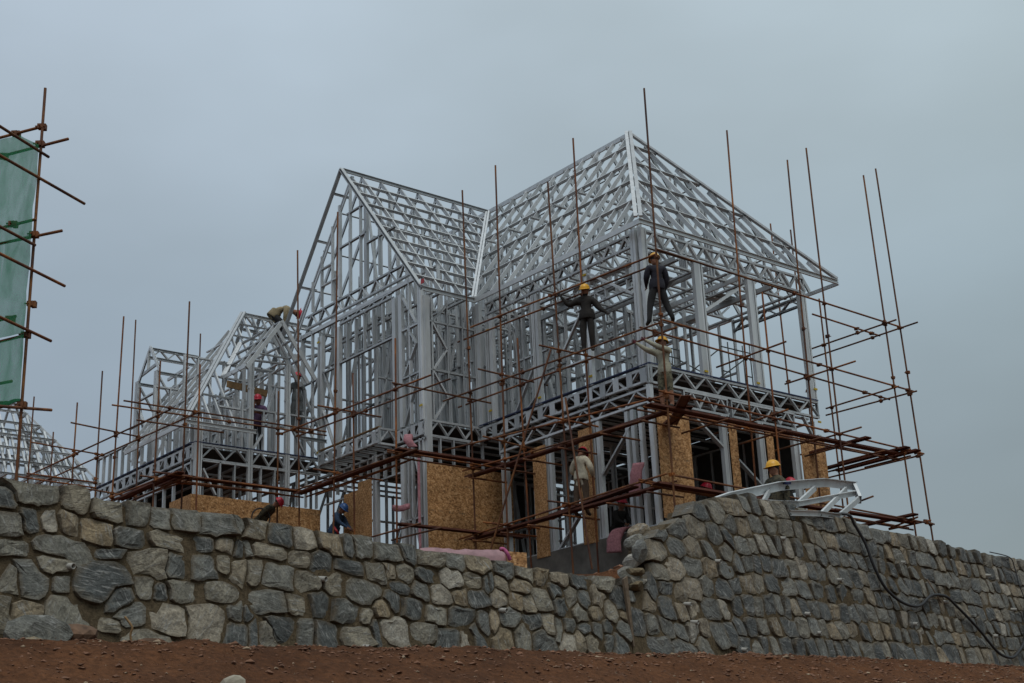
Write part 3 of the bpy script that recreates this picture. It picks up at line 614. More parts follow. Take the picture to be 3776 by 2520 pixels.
B_('fascia', (E_, E_, EZV - .05), (6.2, E_, EZV - .05), EZ, sec('C', .13, .05, M_ST2)); B_('fascia', (E_, E_, EZV - .05), (E_, VR, EZV - .05), EZ, sec('C', .13, .05, M_ST2)); B_('fascia', (E_, VR, EZV - .07), (2.2, VR, EZV - .07), EZ, sec('C', .1, .05))
HPs = sec('box', .095, .05, M_ST)
def pair(name, a, b, off=.06, sc=HPs):
    A, Bb = H(*a), H(*b); d = (Bb - A).normalized(); sd = d.cross(EZ).normalized()
    for s_ in (-1, 1): K.add(name, A + sd * off * s_ + EZ * .05, Bb + sd * off * s_ + EZ * .05, sd, sc)
pair('hip_rafter', (E_, E_, EZV + .02), (UP_, VM, RZ + .04)); pair('hip_rafter', (E_, VR, EZV), (UP_, VM, RZ), .05, sec('box', .09, .05)); pair('valley_rafter', (6.2, E_, EZV), (UG, VM, RZ), .04, sec('box', .06, .05, M_ST))
# gable block roof
gs = rng_(-2.1, VM, .655)
FG = [i / 10 for i in range(1, 10)]
slope((6.2, EZV), (UG, RZ), 'v', gs, FG, [valG], EU, span=(-2.1, VM))
slope((14.1, EZV), (UG, RZ), 'v', gs[1:], FG[1::2], [], EU, 'rear_rafter', span=(-1.8, VM + 3))
B_('ridge_beam', (UG, -2.1, RZ), (UG, VM, RZ), EZ, sec('C', .12, .05)); B_('rake_board', (6.2, -2.1, EZV), (UG, -2.1, RZ + .03), EU, sec('C', .09, .12)); B_('rake_board', (14.1, -2.1, EZV), (UG, -2.1, RZ + .03), EU, sec('C', .05, .11))
B_('fascia', (6.2, -2.1, EZV - .05), (6.2, E_, EZV - .05), EZ, sec('C', .13, .05, M_ST2))
for t in (.12, .36, .6, .83): B_('outrigger', (UG + 3.95 * t, -2.1, RZ - 5.03 * t), (UG + 3.95 * t, -1.55, RZ - 5.03 * t), EZ, WEB)
B_('top_chord', (UG, -1.8, RZ - .1), (13.9, -1.8, 3.75), EU, sec('C', .05, .1)); B_('top_chord', (UG, -1.8, RZ - .25), (13.7, -1.8, 3.75), EU, WEB)
B_('top_chord', (UG, -1.8, RZ - .15), (6.4, -1.8, 3.7), EU, WEB)
# roof trusses inside (joined, they overlap beyond telling apart)
r = random.Random(5)
IB = 'inner_truss'
for v in rng_(-1.2, 6.0, .9):
    P = Pl('v', v)
    if v > .3:
        P.add('x', .2, 3.1, 13, 3.1, ST, IB); 
    if v < 3.4:
        P.add('x', 6.7, 3.7, 13.6, 3.7, ST, IB)
        for k in range(1, 8):
            u = 6.9 + k * .85; P.add('x', u, 3.7, u, roofz(u) - .1, WEB, IB)
            if k % 2: P.add('x', u, 3.7, u + .8, max(3.8, roofz(u + .8) - .3), WEB, IB)
for u in rng_(.65, 9.9, 1.0):
    P = Pl('u', u); P.add('x', .1, 3.1, 6.2, 3.1, ST, IB); P.add('x', .1, 3.55, 6.2, 3.55, WEB, IB)
    top = min((u - E_) * 1.3 + 3.5, RZ) - .15
    for k in range(1, 6):
        v = .2 + k * 1.05; zr = min(3.55 + (v - E_) * 1.32 if v < VM else 3.55 + (VR - v) * 1.32, top)
        if zr > 3.7: P.add('x', v, 3.1, v, zr - .1, WEB, IB)
        if zr > 4.2 and k % 2: P.add('x', v, 3.55, v + .9, min(zr, 3.55 + (VR - v - .9) * 1.3) - .1, WEB, IB)
    for k in range(12): P.add('x', .2 + k * .5, 3.1 if k % 2 else 3.5, .7 + k * .5, 3.5 if k % 2 else 3.1, WEB, IB)
    if u > 3.6: P.add('x', 1.5, 6.3, 5.4, 6.3, ST, IB)
sheet = sec('box', .02, .55)
for u, v in ((1.6, 1.9), (2.9, 3.1), (4.3, 1.2), (1.7, 4.4), (3.4, 5.0), (5.4, 2.6), (4.8, 4.2)): B_('ceiling_panel', (u, v, 3.18), (u, v + .62, 3.18), EZ, sheet)
for v in (1.3, 2.5, 3.7, 4.9): B_('ceiling_beam', (0.1, v, 3.05), (6.4, v, 3.05), EZ, sec('C', .13, .05))
# interior partitions
IS = 'interior_stud'
for ax, c, a0, a1, z0, z1, st in (('u', 3.7, 2.6, 6.2, 0, 3.1, .6), ('v', 2.6, 2.9, 6.6, 0, 3.1, .42), ('v', 1.4, 4.4, 6.6, 0, 3.1, .42), ('v', 6.2, 2.6, 12.5, 0, 3.1, .55), ('v', .05, 6.7, 12.8, 0, 4.0, .42), ('v', -.6, 8.1, 10.7, 0, 3.7, .4), ('v', -1.1, 6.8, 12.8, 3.2, 4.6, .5), ('v', 1.0, 6.8, 12.8, 0, 4.4, .38), ('v', 4.6, 3.0, 12.8, 0, 3.4, .45), ('u', 5.6, .4, 6.1, 0, 3.1, .42), ('u', 7.6, -1.0, 6.0, 0, 3.6, .42), ('u', 12.0, -1.6, 6.0, 0, 4.0, .42), ('v', .7, .4, 3.2, 2.45, 3.05, .4), ('v', -4.3, 12.5, 17.5, 0, 1.8, .42), ('u', 14.3, -5.0, -2, 0, 3.4, .42), ('u', 16.4, -4.8, -2, 0, 2.6, .42),
    ('u', 9.3, -1.5, 5.8, 0, 3.8, .6), ('u', 12.95, -1.7, 6, 0, 3.9, .55), ('u', 10.9, -.9, 3.5, 0, 3.8, .5), ('v', 3.2, 6.6, 12.8, 0, 3.8, .5), ('v', -3.2, 12.4, 16.5, 0, 2.6, .5), ('v', -1.9, 13.1, 17.8, 0, 3.6, .5), ('u', 15.2, -5.5, -2, 0, 2.6, .5), ('u', 13.4, -4.6, -2, 0, 2.6, .45), ('u', 17.9, -5.0, -1, 0, .95, .5),
    ('v', 6.2, .2, 13, G0, -.5, .62), ('u', 4.6, .6, 6.2, G0, -.5, .6), ('v', 3.0, 4.6, 12, G0, -.5, .6), ('u', 9.6, -1.6, 6, G0, -.5, .6), ('u', 12.9, -5, 5, G0, -.5, .6), ('v', -3, 12, 17.5, G0, -.5, .6)):
    wallfill(Pl(ax, c), a0, a1, z0, z1, IS, st, hash((ax, c)) % 99 if False else int(c * 10 + a0) % 97)
for c in (1.2, 2.4): # steel tie trusses seen through the open corner room
    band(Pl('v', 6.2), .1, 2.6, 2.7, 3.1, .5, IS)
# floor joists under the first floor
for u in rng_(.3, 6.3, .6):
    Pq = Pl('u', u); Pq.add('x', .1, -.44, 6.1, -.44, ST, 'floor_joist'); Pq.add('x', .1, -.1, 6.1, -.1, ST, 'floor_joist')
for u in rng_(6.9, 12.8, .6):
    Pq = Pl('u', u); Pq.add('x', -1.7, -.44, 6.1, -.44, ST, 'floor_joist')
for v in rng_(-5.6, -2, .6): Pl('v', v).add('x', 12, -.44, 18, -.44, ST, 'floor_joist')
def slab(name, u0, u1, v0, v1, z0, z1, mat, root=hs):
    vs = [H(u, v, z) for z in (z0, z1) for u, v in ((u0, v0), (u1, v0), (u1, v1), (u0, v1))]
    fs = [(0, 3, 2, 1)[::-1], (4, 5, 6, 7)[::-1], (0, 1, 5, 4)[::-1], (1, 2, 6, 5)[::-1], (2, 3, 7, 6)[::-1], (3, 0, 4, 7)[::-1]]
    c = H((u0 + u1) / 2, (v0 + v1) / 2, z0); Rm = Matrix.Translation(c) @ Matrix.Rotation(YAW, 4, 'Z'); Ri = Rm.inverted()
    return put(name, mesh(name, [Ri @ q for q in vs], fs, mat), Rm, root)
slab('floor_deck', .08, 6.5, .08, 6.19, -.09, -.06, M_DECK); slab('floor_deck', 6.72, 12.9, -1.7, 6.1, -.09, -.06, M_DECK); slab('floor_deck', 11.95, 18.2, -5.75, -1.9, -.09, -.06, M_DECK)
slab('foundation', -.06, 6.55, -.07, 6.25, G0 - 2.9, G0, M_CONC); slab('foundation', 6.56, 13, -1.88, 6.25, G0 - 2.9, G0 + .002, M_CONC); slab('foundation', 11.74, 18.4, -5.95, -1.89, G0 - 2.9, G0, M_CONC)
for u0_ in (.9, 2.12, 3.34, 4.56, 5.78, 7.0, 8.22): slab('dark_backing_board', u0_, u0_ + 1.21, 6.2, 6.22, -2.2, -.1, M_DECK)  # rear boards added and coloured dark to make the ground floor look shaded
for v0_ in (1.0, 2.22, 3.44): slab('dark_backing_board', 9.9, 9.92, v0_, v0_ + 1.21, G0, -.1, M_DECK)
for v0_ in (-5.4, -4.18): slab('dark_backing_board', 17.0, 17.02, v0_, v0_ + 1.21, G0, -.1, M_DECK)
# strand-board sheets
def board(ax, c, a0, a1, z0, z1, d=-.06):
    if ax == 'u': slab('wall_board', c + d, c + d + .018, a0, a1, z0, z1, M_OSB)
    else: slab('wall_board', a0, a1, c + d, c + d + .018, z0, z1, M_OSB)
board('u', 0, .02, 1.1, -3.7, -1.0, -.1); board('u', 0, 2.5, 2.77, G0 + .02, -1.0, -.1); board('u', 0, 3.87, 4.13, G0, -1.0, -.1); board('u', 0, 5.2, 6.18, G0, -1.05, -.1)
board('v', 0, 2.06, 2.55, G0 - .05, -1.05, -.09); board('v', 0, 3.83, 4.33, G0 - .1, -1.1, -.09)
board('u', 6.6, -1.86, -.35, -3.9, -1.2, -.1); board('u', 6.6, -.345, 1.0, -3.9, -1.2, -.1); board('v', -1.8, 9.07, 9.75, -3.8, -1.1, -.09); board('v', -1.8, 9.755, 10.46, -3.8, -1.3, -.09)
board('u', 11.8, -5.95, -4.75, -3.8, -1.45, -.1); board('u', 11.8, -4.745, -3.55, -3.8, -1.46, -.1); board('u', 11.8, -3.545, -1.9, -3.8, -1.5, -.1); board('v', -5.85, 11.72, 13.0, -3.8, -1.45, -.1)
# ---- low block roof
LE, LV, LZ0, AU, AV, AZ = 11.45, -6.3, .5, 14.6, -2.95, 5.15
hA = lambda p: (p[1] - LV) * (AU - LE) / (AV - LV) - (p[0] - LE); hB = lambda p: -hA(p)
dl = lambda p: 1
FL = (.12, .24, .36, .48, .6, .72, .84, .94)
def raf_(s_, al):
    A, Bb = H(*s_[0]), H(*s_[1])
    if (Bb - A).cross(al).z > 0: A, Bb = Bb, A
    K.add('rafter', A, Bb, al, sec('C', .045, .09))
for vv in rng_(LV + .45, -1.9, .36):
    a, b = (LE, vv, LZ0), (AU, vv, AZ)
    if -4.55 < vv < -2.4: a = (13.3 - 0.0, vv, LZ0 + (13.3 - LE) / (AU - LE) * (AZ - LZ0))
    s_ = clipseg(a, b, hA)
    if s_ and (H(*s_[0]) - H(*s_[1])).length > .1: raf_(s_, EV)
for t in (.22, .5, .78, .9):
    w, z = LE + (AU - LE) * t, LZ0 + (AZ - LZ0) * t
    for a, b in (((w, LV, z), (w, -4.5, z)), ((w, -2.5, z), (w, -1.9, z))) if t < .5 else (((w, LV, z), (w, -1.9, z)),):
        s_ = clipseg(a, b, hA)
        if s_: K.add('roof_batten', H(*s_[0]), H(*s_[1]), Vector((0, 0, 1)), sec('C', .04, .06))
for uu in rng_(LE + .45, 17.9, .58):
    a, b = (uu, LV, LZ0), (uu, AV, AZ)
    if 15.6 < uu < 17.3: a = (uu, LV + 1.2, LZ0 + 1.2 / (AV - LV) * (AZ - LZ0))
    s_ = clipseg(a, b, hB); s_ = clipseg(*s_, lambda p: (17.9 - p[0]) - (p[1] - LV)) if s_ else None
    if s_ and (H(*s_[0]) - H(*s_[1])).length > .1: raf_(s_, EU)
for t in (.25, .5, .75):
    w, z = LV + (AV - LV) * t, LZ0 + (AZ - LZ0) * t; s_ = clipseg((LE, w, z), (17.9 - (w - LV), w, z), hB); K.add('roof_batten', H(*s_[0]), H(*s_[1]), EZ, sec('C', .04, .06))
for uu in rng_(LE + .2, 17.7, .5): K.add('rear_rafter', H(17.75, uu - 18, LZ0), H(AU, uu - 18, AZ), EU, RF, 'rear_rafter') if -2.95 < uu - 18 < -1 else None
pair('hip_rafter', (LE, LV, LZ0), (AU, AV, AZ + .03), .05, sec('box', .08, .05, M_ST)); B_('ridge_beam', (AU, AV, AZ), (AU, -.5, AZ), EZ, sec('C', .12, .05)); B_('truss_chord', (AU, AV, AZ - .5), (AU, -.5, AZ - .5), EZ, CH)
for i in range(6): B_('truss_web', (AU, AV + .1 + i * .4, AZ - .05 - .42 * (i % 2)), (AU, AV + .5 + i * .4, AZ - .47 + .42 * (i % 2)), EU, WEB)
B_('fascia', (LE, LV, LZ0 - .05), (LE, -4.15, LZ0 - .05), EZ, sec('C', .12, .05, M_ST2)); B_('fascia', (LE, LV, LZ0 - .05), (15.4, LV, LZ0 - .05), EZ, sec('C', .12, .05, M_ST2)); B_('fascia', (LE, -2.75, LZ0 - .03), (LE, -1.85, LZ0 - .03), EZ, sec('C', .1, .05))
# dormer over the window of the low block
DA = 3.84; DV = -3.5
dz = lambda v: DA - abs(v - DV) * 1.40
def main_u(z): return LE + (z - LZ0) / (AZ - LZ0) * (AU - LE)
for k, uu in enumerate((11.35, 11.75, 12.15)):
    B_('rake_board' if k == 0 else 'rafter', (uu, DV, DA), (uu, -4.6, dz(-4.6)), EU, sec('C', .05, .12, M_ST2) if k == 0 else RF); B_('rake_board' if k == 0 else 'rafter', (uu, DV, DA), (uu, -2.35, dz(-2.35)), EU, sec('C', .05, .12, M_ST2) if k == 0 else RF)
for t in (0, .33, .66, 1.0):
    for sg in (-1, 1):
        v_ = DV + sg * 1.08 * t; z_ = dz(v_)
        if sg > 0 and t == 1.0: continue
        B_('roof_batten', (11.35, v_, z_), (main_u(z_), v_, z_), Vector((0, 0, 1)), sec('C', .12, .04, M_ST2) if t == 1 else BT)
pair('valley_rafter', (main_u(dz(-4.58)), -4.58, dz(-4.58)), (main_u(DA), DV, DA), .035, WEB)
for a, b in (((11.8, DV, DA - .1), (11.8, DV, 3.3)), ((11.8, -4.1, 2.9), (11.8, -2.95, 2.9)), ((11.8, -3.95, 2.9), (11.8, DV, 3.7)), ((11.8, DV, 3.7), (11.8, -3.0, 2.9)), ((12.3, -4.1, 2.8), (12.9, -3.4, 2.2)), ((12.3, -2.95, 2.8), (12.9, -3.5, 2.2))): B_('truss_web', a, b, EU, WEB)
for uu in (12.2, 12.7, 13.2): B_('stud', (uu, -4.15, main_u(0) * 0 + max(.6, LZ0 + (uu - LE) * 1.476)), (uu, -4.15, 2.6), EV) if LZ0 + (uu - LE) * 1.476 < 2.4 else None
B_('temporary_beam', (12.4, -4.6, 2.05), (12.4, -3.3, 1.95), EZ, sec('box', .2, .05, M_PINE))
# rear dormer on the left slope
DVF = -5.15; DU = 16.5
B_('rake_board', (DU, DVF, 4.2), (15.75, DVF, 3.25), EV, sec('C', .05, .1, M_ST2)); B_('rake_board', (DU, DVF, 4.2), (17.25, DVF, 3.25), EV, sec('C', .05, .1))
for z in (3.88, 4.17): B_('truss_chord', (DU, DVF, z), (DU, -3.45, z), EZ, CH)
for i in range(6): B_('truss_web', (DU, DVF + .1 + i * .26, 3.9 + .25 * (i % 2)), (DU, DVF + .36 + i * .26, 4.15 - .25 * (i % 2)), EU, WEB)
for z, u0 in ((3.2, 15.8), (3.2, 17.2)): B_('track', (u0, DVF, z), (u0, -3.7, z), EZ, CH)
B_('truss_chord', (15.9, DVF, 3.55), (17.1, DVF, 3.45), EZ, CH); B_('stud', (DU, DVF, 3.5), (DU, DVF, 4.1), EV); B_('nogging', (15.9, DVF, 2.65), (17.1, DVF, 2.65), EV)
for u0 in (15.8, 17.15):
    for d_ in (0, .12): B_('post', (u0 + d_, DVF, .6), (u0 + d_, DVF, 3.3), EV, sec('C', .09, .09))
    B_('stud', (u0, -4.55, 2.0), (u0, -4.55, 3.2), EU); B_('brace', (u0, DVF, 3.1), (u0, -4.5, 2.1), EU); B_('brace', (u0, -4.9, 1.6), (u0, DVF, 2.9), EU)
B_('brace', (15.9, DVF, .9), (17.1, DVF, 2.4), EV); B_('brace', (17.1, DVF, .7), (16.0, DVF, 1.8), EV)
for v_ in (-4.2, -3.7): B_('joist', (15.7, v_, 3.55), (17.2, v_, 3.5), EZ, CH)
# paint and chalk marks
for a, b in (((6.15, -2.13, 3.62), (6.15, -2.13, 3.75)),): B_('red_mark', a, b, EU, sec('box', .13, .02, M_TAPE))
for p_ in ((3.95, -.08, .15), (1.98, -.08, .2), (6.0, -.08, 2.6), (6.0, -.08, .3), (1.98, -.08, 2.9), (11.85, -1.9, 3.6), (11.85, -1.9, .2), (6.66, -1.9, .35), (-.08, 3.8, .1), (-.08, 1.9, .1), (-.08, 6.1, .3), (-.08, 6.1, -.6)):
    B_('chalk_mark', p_, (p_[0], p_[1], p_[2] + .05), EU, sec('box', .12, .02, M_YEL) if p_[1] < 0 and p_[0] > .1 else sec('box', .02, .12, M_YEL))
K.flush()
# ------------------------------------------------------------------ second frame far behind at the left
fh = empty('house_frame', Vector((-21, 67, 13.0)), YAW, 'distant steel hip roof frame standing far behind at the left edge', 'house frame')
K2 = Sink(fh); A0 = Vector((-25.09, 66.99, 20.4)); F2 = sec('C', .1, .1)
def FH(a, b, z): return A0 + EU * a + EV * b + EZ * z
for b in rng_(-8, 3.2, .7):
    if b <= 0: K2.add('rafter', FH(-3.3, b, -4.4), FH(0, b, 0), EV, F2); K2.add('rear_rafter', FH(3.3, b, -4.4), FH(0, b, 0), EV, F2)
    else: t = 1 - b / 3.3; K2.add('rafter', FH(-3.3, b, -4.4), FH(-3.3 + 3.3 * t, b, -4.4 + 4.4 * t), EV, F2)
for a in rng_(-3, 3, .7): t = 1 - abs(a) / 3.3; K2.add('rafter', FH(a, 3.3, -4.4), FH(a, 3.3 * (1 - t), -4.4 + 4.4 * t), EU, F2)
for t in (0, .18, .36, .54, .72, .88, 1): K2.add('roof_batten', FH(-3.3 * (1 - t), -8, -4.4 * (1 - t)), FH(-3.3 * (1 - t), 3.3 * (1 - t), -4.4 * (1 - t)), EZ, F2); K2.add('roof_batten', FH(-3.3 * (1 - t), 3.3 * (1 - t), -4.4 * (1 - t)), FH(3.3 * (1 - t), 3.3 * (1 - t), -4.4 * (1 - t)), EZ, F2)
for s_ in (-1, 1): K2.add('hip_rafter', FH(-3.3 * s_, 3.3, -4.4), FH(0, 0, 0), EZ, F2)
for b in rng_(-8, 2.4, .6):
    for a in (-1.2, 1.2):
        if b < 2: K2.add('stud', FH(a, b, -4.4), FH(a, b, -4.4 + (3.3 - max(1.2, b)) * 1.3), EU, F2)
    K2.add('truss_chord', FH(-3, b, -4.3), FH(3, b, -4.3), EZ, F2); K2.add('truss_web', FH(-2.8, b, -4.3), FH(-1.2, b, -1.8 - max(b, 0) * .6), EZ, F2)
for z in (-1.7, -3.0): K2.add('truss_chord', FH(-1.2, -8, z), FH(-1.2, 1, z), EZ, F2); K2.add('truss_chord', FH(-1.2, -8, z - .4), FH(-1.2, 1, z - .4), EZ, F2)
for b in rng_(-8, 3.2, .8): K2.add('stud', FH(-3, b, -7.2), FH(-3, b, -4.4), EV, F2); K2.add('stud', FH(3, b, -7.2), FH(3, b, -4.4), EV, F2)
K2.flush()
# ------------------------------------------------------------------ scaffolding
PIPE = sec('pipe', .024, 0, M_PIPE)
def clamp_mesh():
    vs = []; fs = []
    for (x, y, z, a, b, c) in ((0, 0, 0, .038, .038, .032), (.035, .02, 0, .03, .034, .04), (-.05, 0, .01, .026, .008, .008), (0, -.05, -.01, .008, .03, .008)):
        o = len(vs); vs += [(x + i * a, y + j * b, z + k * c) for i in (-1, 1) for j in (-1, 1) for k in (-1, 1)]
        fs += [tuple(o + i for i in q) for q in ((0, 1, 3, 2), (4, 6, 7, 5), (0, 4, 5, 1), (2, 3, 7, 6), (0, 2, 6, 4), (1, 5, 7, 3))]
    return mesh('clamp', vs, fs, M_PIPE)
CLAMP = clamp_mesh()
UP = [(-1.51,-1.0,6.38,-1.41,-1.0,-4.8),(2.03,-1.1,5.27,1.88,-1.1,-4.8),(4.11,-1.1,6.58,4.25,-1.1,-4.8),(5.6,-1.1,6.42,5.51,-1.1,-4.8),(1.79,-0.35,6.63,1.83,-0.35,-4.8),(4.41,-0.35,1.88,4.25,-0.35,-4.8),(-1.5,2.59,1.88,-1.5,2.55,-4.8),(-1.5,5.03,6.5,-1.5,4.96,-4.8),(-1.5,7.45,6.35,-1.5,7.65,-4.8),(-1.5,8.07,6.72,-1.5,8.37,-4.8),(-0.6,2.95,6.8,-0.6,2.64,-4.8),(-0.6,5.34,6.6,-0.6,5.03,-4.8),(0.52,7.5,3.35,0.56,7.5,-4.8),(2.42,8.1,6.48,2.4,8.1,-4.8),(1.94,7.5,3.58,1.92,7.5,-4.8),(1.7,8.1,6.02,1.81,8.1,-4.8),(8.21,-3.5,6.14,8.49,-3.5,-4.8),(5.49,-3.5,1.62,5.56,-3.5,-4.8),(8.33,-2.95,1.54,8.27,-2.95,-4.8),(10.45,-3.46,5.77,10.45,-3.29,-4.8),(11.15,-3.63,1.65,11.15,-3.61,-4.8),(10.45,-6.43,1.78,10.45,-6.4,-4.8),(11.15,-6.46,3.8,11.15,-6.5,-4.8),(11.25,-7.2,1.98,11.41,-7.2,-4.8),(14.02,-6.5,2.05,13.93,-6.5,-4.8),(13.81,-7.2,4.03,14.09,-7.2,-4.8),(16.82,-6.5,3.31,16.89,-6.5,-4.8),(16.88,-7.2,2.22,17.03,-7.2,-4.8),(20.5,-6.5,2.25,20.44,-6.5,-4.8),(20.51,-7.2,3.33,20.64,-7.2,-4.8),(19.0,-4.55,6.0,19.0,-4.55,-4.8),(19.0,-2.2,5.95,19.0,-2.2,-4.8)]
HZ = [('ledger',6.67,-1.1,0.6,-1.56,-1.1,0.37),('ledger',6.99,-0.35,0.62,-1.35,-0.35,0.46),('ledger',5.37,-1.1,2.32,-1.58,-1.1,2.02),('ledger',6.93,-0.35,2.49,-0.67,-0.35,2.19),('ledger',7.22,-1.1,-0.72,-1.45,-1.1,-1.33),('ledger',6.13,-1.1,-3.23,-1.4,-1.1,-3.08),('ledger',6.54,-0.35,-3.18,-0.96,-0.35,-3.07),('ledger',5.91,-1.1,-1.48,-0.86,-1.1,-1.73),('ledger',-1.5,-1.05,2.18,-1.5,8.26,2.01),('ledger',-0.6,5.58,2.16,-0.6,8.45,2.08),('ledger',-1.5,-1.04,0.46,-1.5,8.33,0.23),('ledger',-0.6,-0.88,0.58,-0.6,8.51,0.26),('ledger',-1.5,-1.34,-1.26,-1.5,8.4,-1.47),('ledger',-0.6,-0.96,-1.35,-0.6,8.68,-1.39),('ledger',-1.5,-1.04,-3.14,-1.5,8.42,-3.34),('ledger',-0.6,-1.27,-3.12,-0.6,8.59,-3.26),('ledger',0.97,7.5,1.98,-1.91,7.5,1.98),('ledger',1.47,8.15,1.97,-2.12,8.15,1.97),('ledger',0.69,7.5,0.18,-1.71,7.5,0.19),('ledger',1.21,8.15,0.21,-1.8,8.15,0.14),('ledger',0.94,7.5,-1.56,-1.81,7.5,-1.53),('ledger',1.46,8.15,-1.54,-1.71,8.15,-1.57),('ledger',-0.84,7.5,-3.42,-1.75,7.5,-3.28),('ledger',-0.38,8.15,-3.3,-1.68,8.15,-3.29),('transom',0.18,2.62,0.36,-2.08,2.62,0.39),('transom',0.04,5.05,0.27,-2.23,5.05,0.27),('transom',0.46,2.62,-1.3,-1.92,2.62,-1.26),('transom',-0.51,5.05,-1.43,-2.16,5.05,-1.41),('transom',-1.8,5.05,-3.2,-2.25,5.05,-3.15),('transom',1.9,-1.82,0.64,1.9,0.59,0.64),('transom',4.25,-1.87,0.67,4.25,0.44,0.6),('transom',5.5,-3.64,0.35,5.5,-0.49,0.29),('transom',8.25,-4.14,0.37,8.25,-2.13,0.34),('transom',1.9,-1.76,-1.12,1.9,0.17,-1.15),('transom',4.25,-1.79,-1.08,4.25,0.48,-1.25),('transom',8.25,-4.26,-1.36,8.25,-2.11,-1.42),('transom',5.5,-3.82,-1.41,5.5,-0.53,-1.45),('transom',1.9,-1.81,-3.17,1.9,-0.21,-3.18),('transom',4.25,-1.87,-3.26,4.25,0.42,-3.24),('transom',-1.0,-1.62,-1.35,-1.0,-0.65,-1.36),('transom',-0.6,-1.27,-3.12,-0.6,0.57,-3.16),('ledger',11.24,-3.5,0.41,3.94,-3.5,0.21),('ledger',11.21,-2.95,0.42,3.89,-2.95,0.19),('ledger',10.23,-3.5,-1.38,4.59,-3.5,-1.5),('ledger',10.12,-2.95,-1.49,5.84,-2.95,-1.48),('ledger',6.8,-3.5,-3.3,4.49,-3.5,-3.34),('ledger',6.51,-2.95,-3.35,4.38,-2.95,-3.41),('ledger',5.5,-3.82,-1.41,5.5,-2.81,-1.42),('ledger',11.15,-8.56,0.5,11.15,-2.07,0.55),('ledger',10.45,-8.55,0.44,10.45,-2.51,0.44),('ledger',11.15,-7.69,-1.28,11.15,-3.56,-1.33),('ledger',10.45,-7.68,-1.32,10.45,-3.41,-1.36),('ledger',20.72,-7.2,0.71,10.47,-7.2,0.4),('ledger',21.75,-6.5,0.73,10.28,-6.5,0.38),('ledger',13.9,-7.2,-1.25,9.93,-7.2,-1.38),('ledger',14.02,-6.5,-1.2,10.24,-6.5,-1.38),('transom',13.95,-8.53,0.65,13.95,-6.45,0.51),('transom',16.85,-8.53,0.75,16.85,-6.3,0.64),('transom',16.85,-8.6,-0.18,16.85,-6.49,-0.22),('transom',14.5,-9.65,-0.89,14.5,-7.48,-0.96),('transom',13.95,-7.95,-1.15,13.95,-6.54,-1.23)]
def region(u, v):   # three separate scaffolds: around the right block, the gable block and the low block
    if u > 9.8: return 2
    return 1 if v < -2.2 else 0
RT = [empty('pipe_scaffold', H(-1.5, -1.1, -4.8), YAW, 'tall rusty tube scaffold wrapped around the right-hand block, two workers standing on it', 'scaffold'),
      empty('pipe_scaffold', H(7, -3.5, -4.8), YAW, 'rusty tube scaffold in front of the tall middle gable', 'scaffold'),
      empty('pipe_scaffold', H(12, -7, -4.8), YAW, 'lower rusty tube scaffold around the small left block, with bare uprights above it', 'scaffold')]
ups = []
rs = random.Random(4)
def pipe(name, A, B, root, sc=None):
    return put(name, sc or PIPE, beamM(A, B, EV if abs((B - A).normalized().z) > .7 else EZ), root)
for a in UP:
    T, Bt = H(*a[:3]), H(*a[3:]); rg = region(a[0], a[1]); pipe('upright', T, Bt, RT[rg]); ups.append((T, Bt, rg))
    L = (T - Bt).length
    if L > 7: put('sleeve', CLAMP, Matrix.Translation(Bt + (T - Bt) * rs.uniform(.45, .6)) @ Matrix.Rotation(rs.uniform(0, 6), 4, 'Z'), RT[rg])
def segdist(P, Q, A, B):   # closest points between two segments (infinite-line solution clamped)
    u, v, w = Q - P, B - A, P - A; a, b, c, d, e = u.dot(u), u.dot(v), v.dot(v), u.dot(w), v.dot(w); D = a * c - b * b
    if D < 1e-6: return 9, P
    s = min(max((b * e - c * d) / D, 0), 1); t = min(max((a * e - b * d) / D, 0), 1); return ((P + u * s) - (A + v * t)).length, P + u * s
hz = []; seenc = set()
def addclamp(p, rg):
    k = (round(p.x * 6), round(p.y * 6), round(p.z * 6))
    if k in seenc: return
    seenc.add(k); put('clamp', CLAMP, Matrix.Translation(p) @ Matrix.Rotation(YAW + rs.choice((0, 1.57, 3.14)), 4, 'Z') @ Matrix.Rotation(rs.uniform(-.4, .4), 4, 'X'), RT[rg])
for h in HZ:
    n_, a, b = h[0], h[1:4], h[4:7]; off = Vector((0, 0, 0)); along_u = abs(a[0] - b[0]) > abs(a[1] - b[1])
    off = (EV * -.05) if along_u else (EU * -.05)
    if n_ == 'transom': off = off + EZ * .05
    A, B = H(*a) + off, H(*b) + off; rg = region((a[0] + b[0]) / 2, (a[1] + b[1]) / 2); hz.append((A, B, rg)); L = (B - A).length
    if L > 6.2:      # long runs are two tubes lapped at a joint
        k = rs.uniform(.4, .6); m_ = A + (B - A) * k; pipe(n_, A, m_, RT[rg]); pipe(n_, m_ + (B - A).normalized() * .005, B, RT[rg]); addclamp(m_, rg)
    else: pipe(n_, A, B, RT[rg])
for A, B, rg in hz:
    for P, Q, r2 in ups:
        d, p = segdist(P, Q, A, B)
        if d < .17: addclamp(p, r2)
    for C, D, r2 in hz:
        if C is not A:
            d, p = segdist(A, B, C, D)
            if d < .14: addclamp(p, rg)
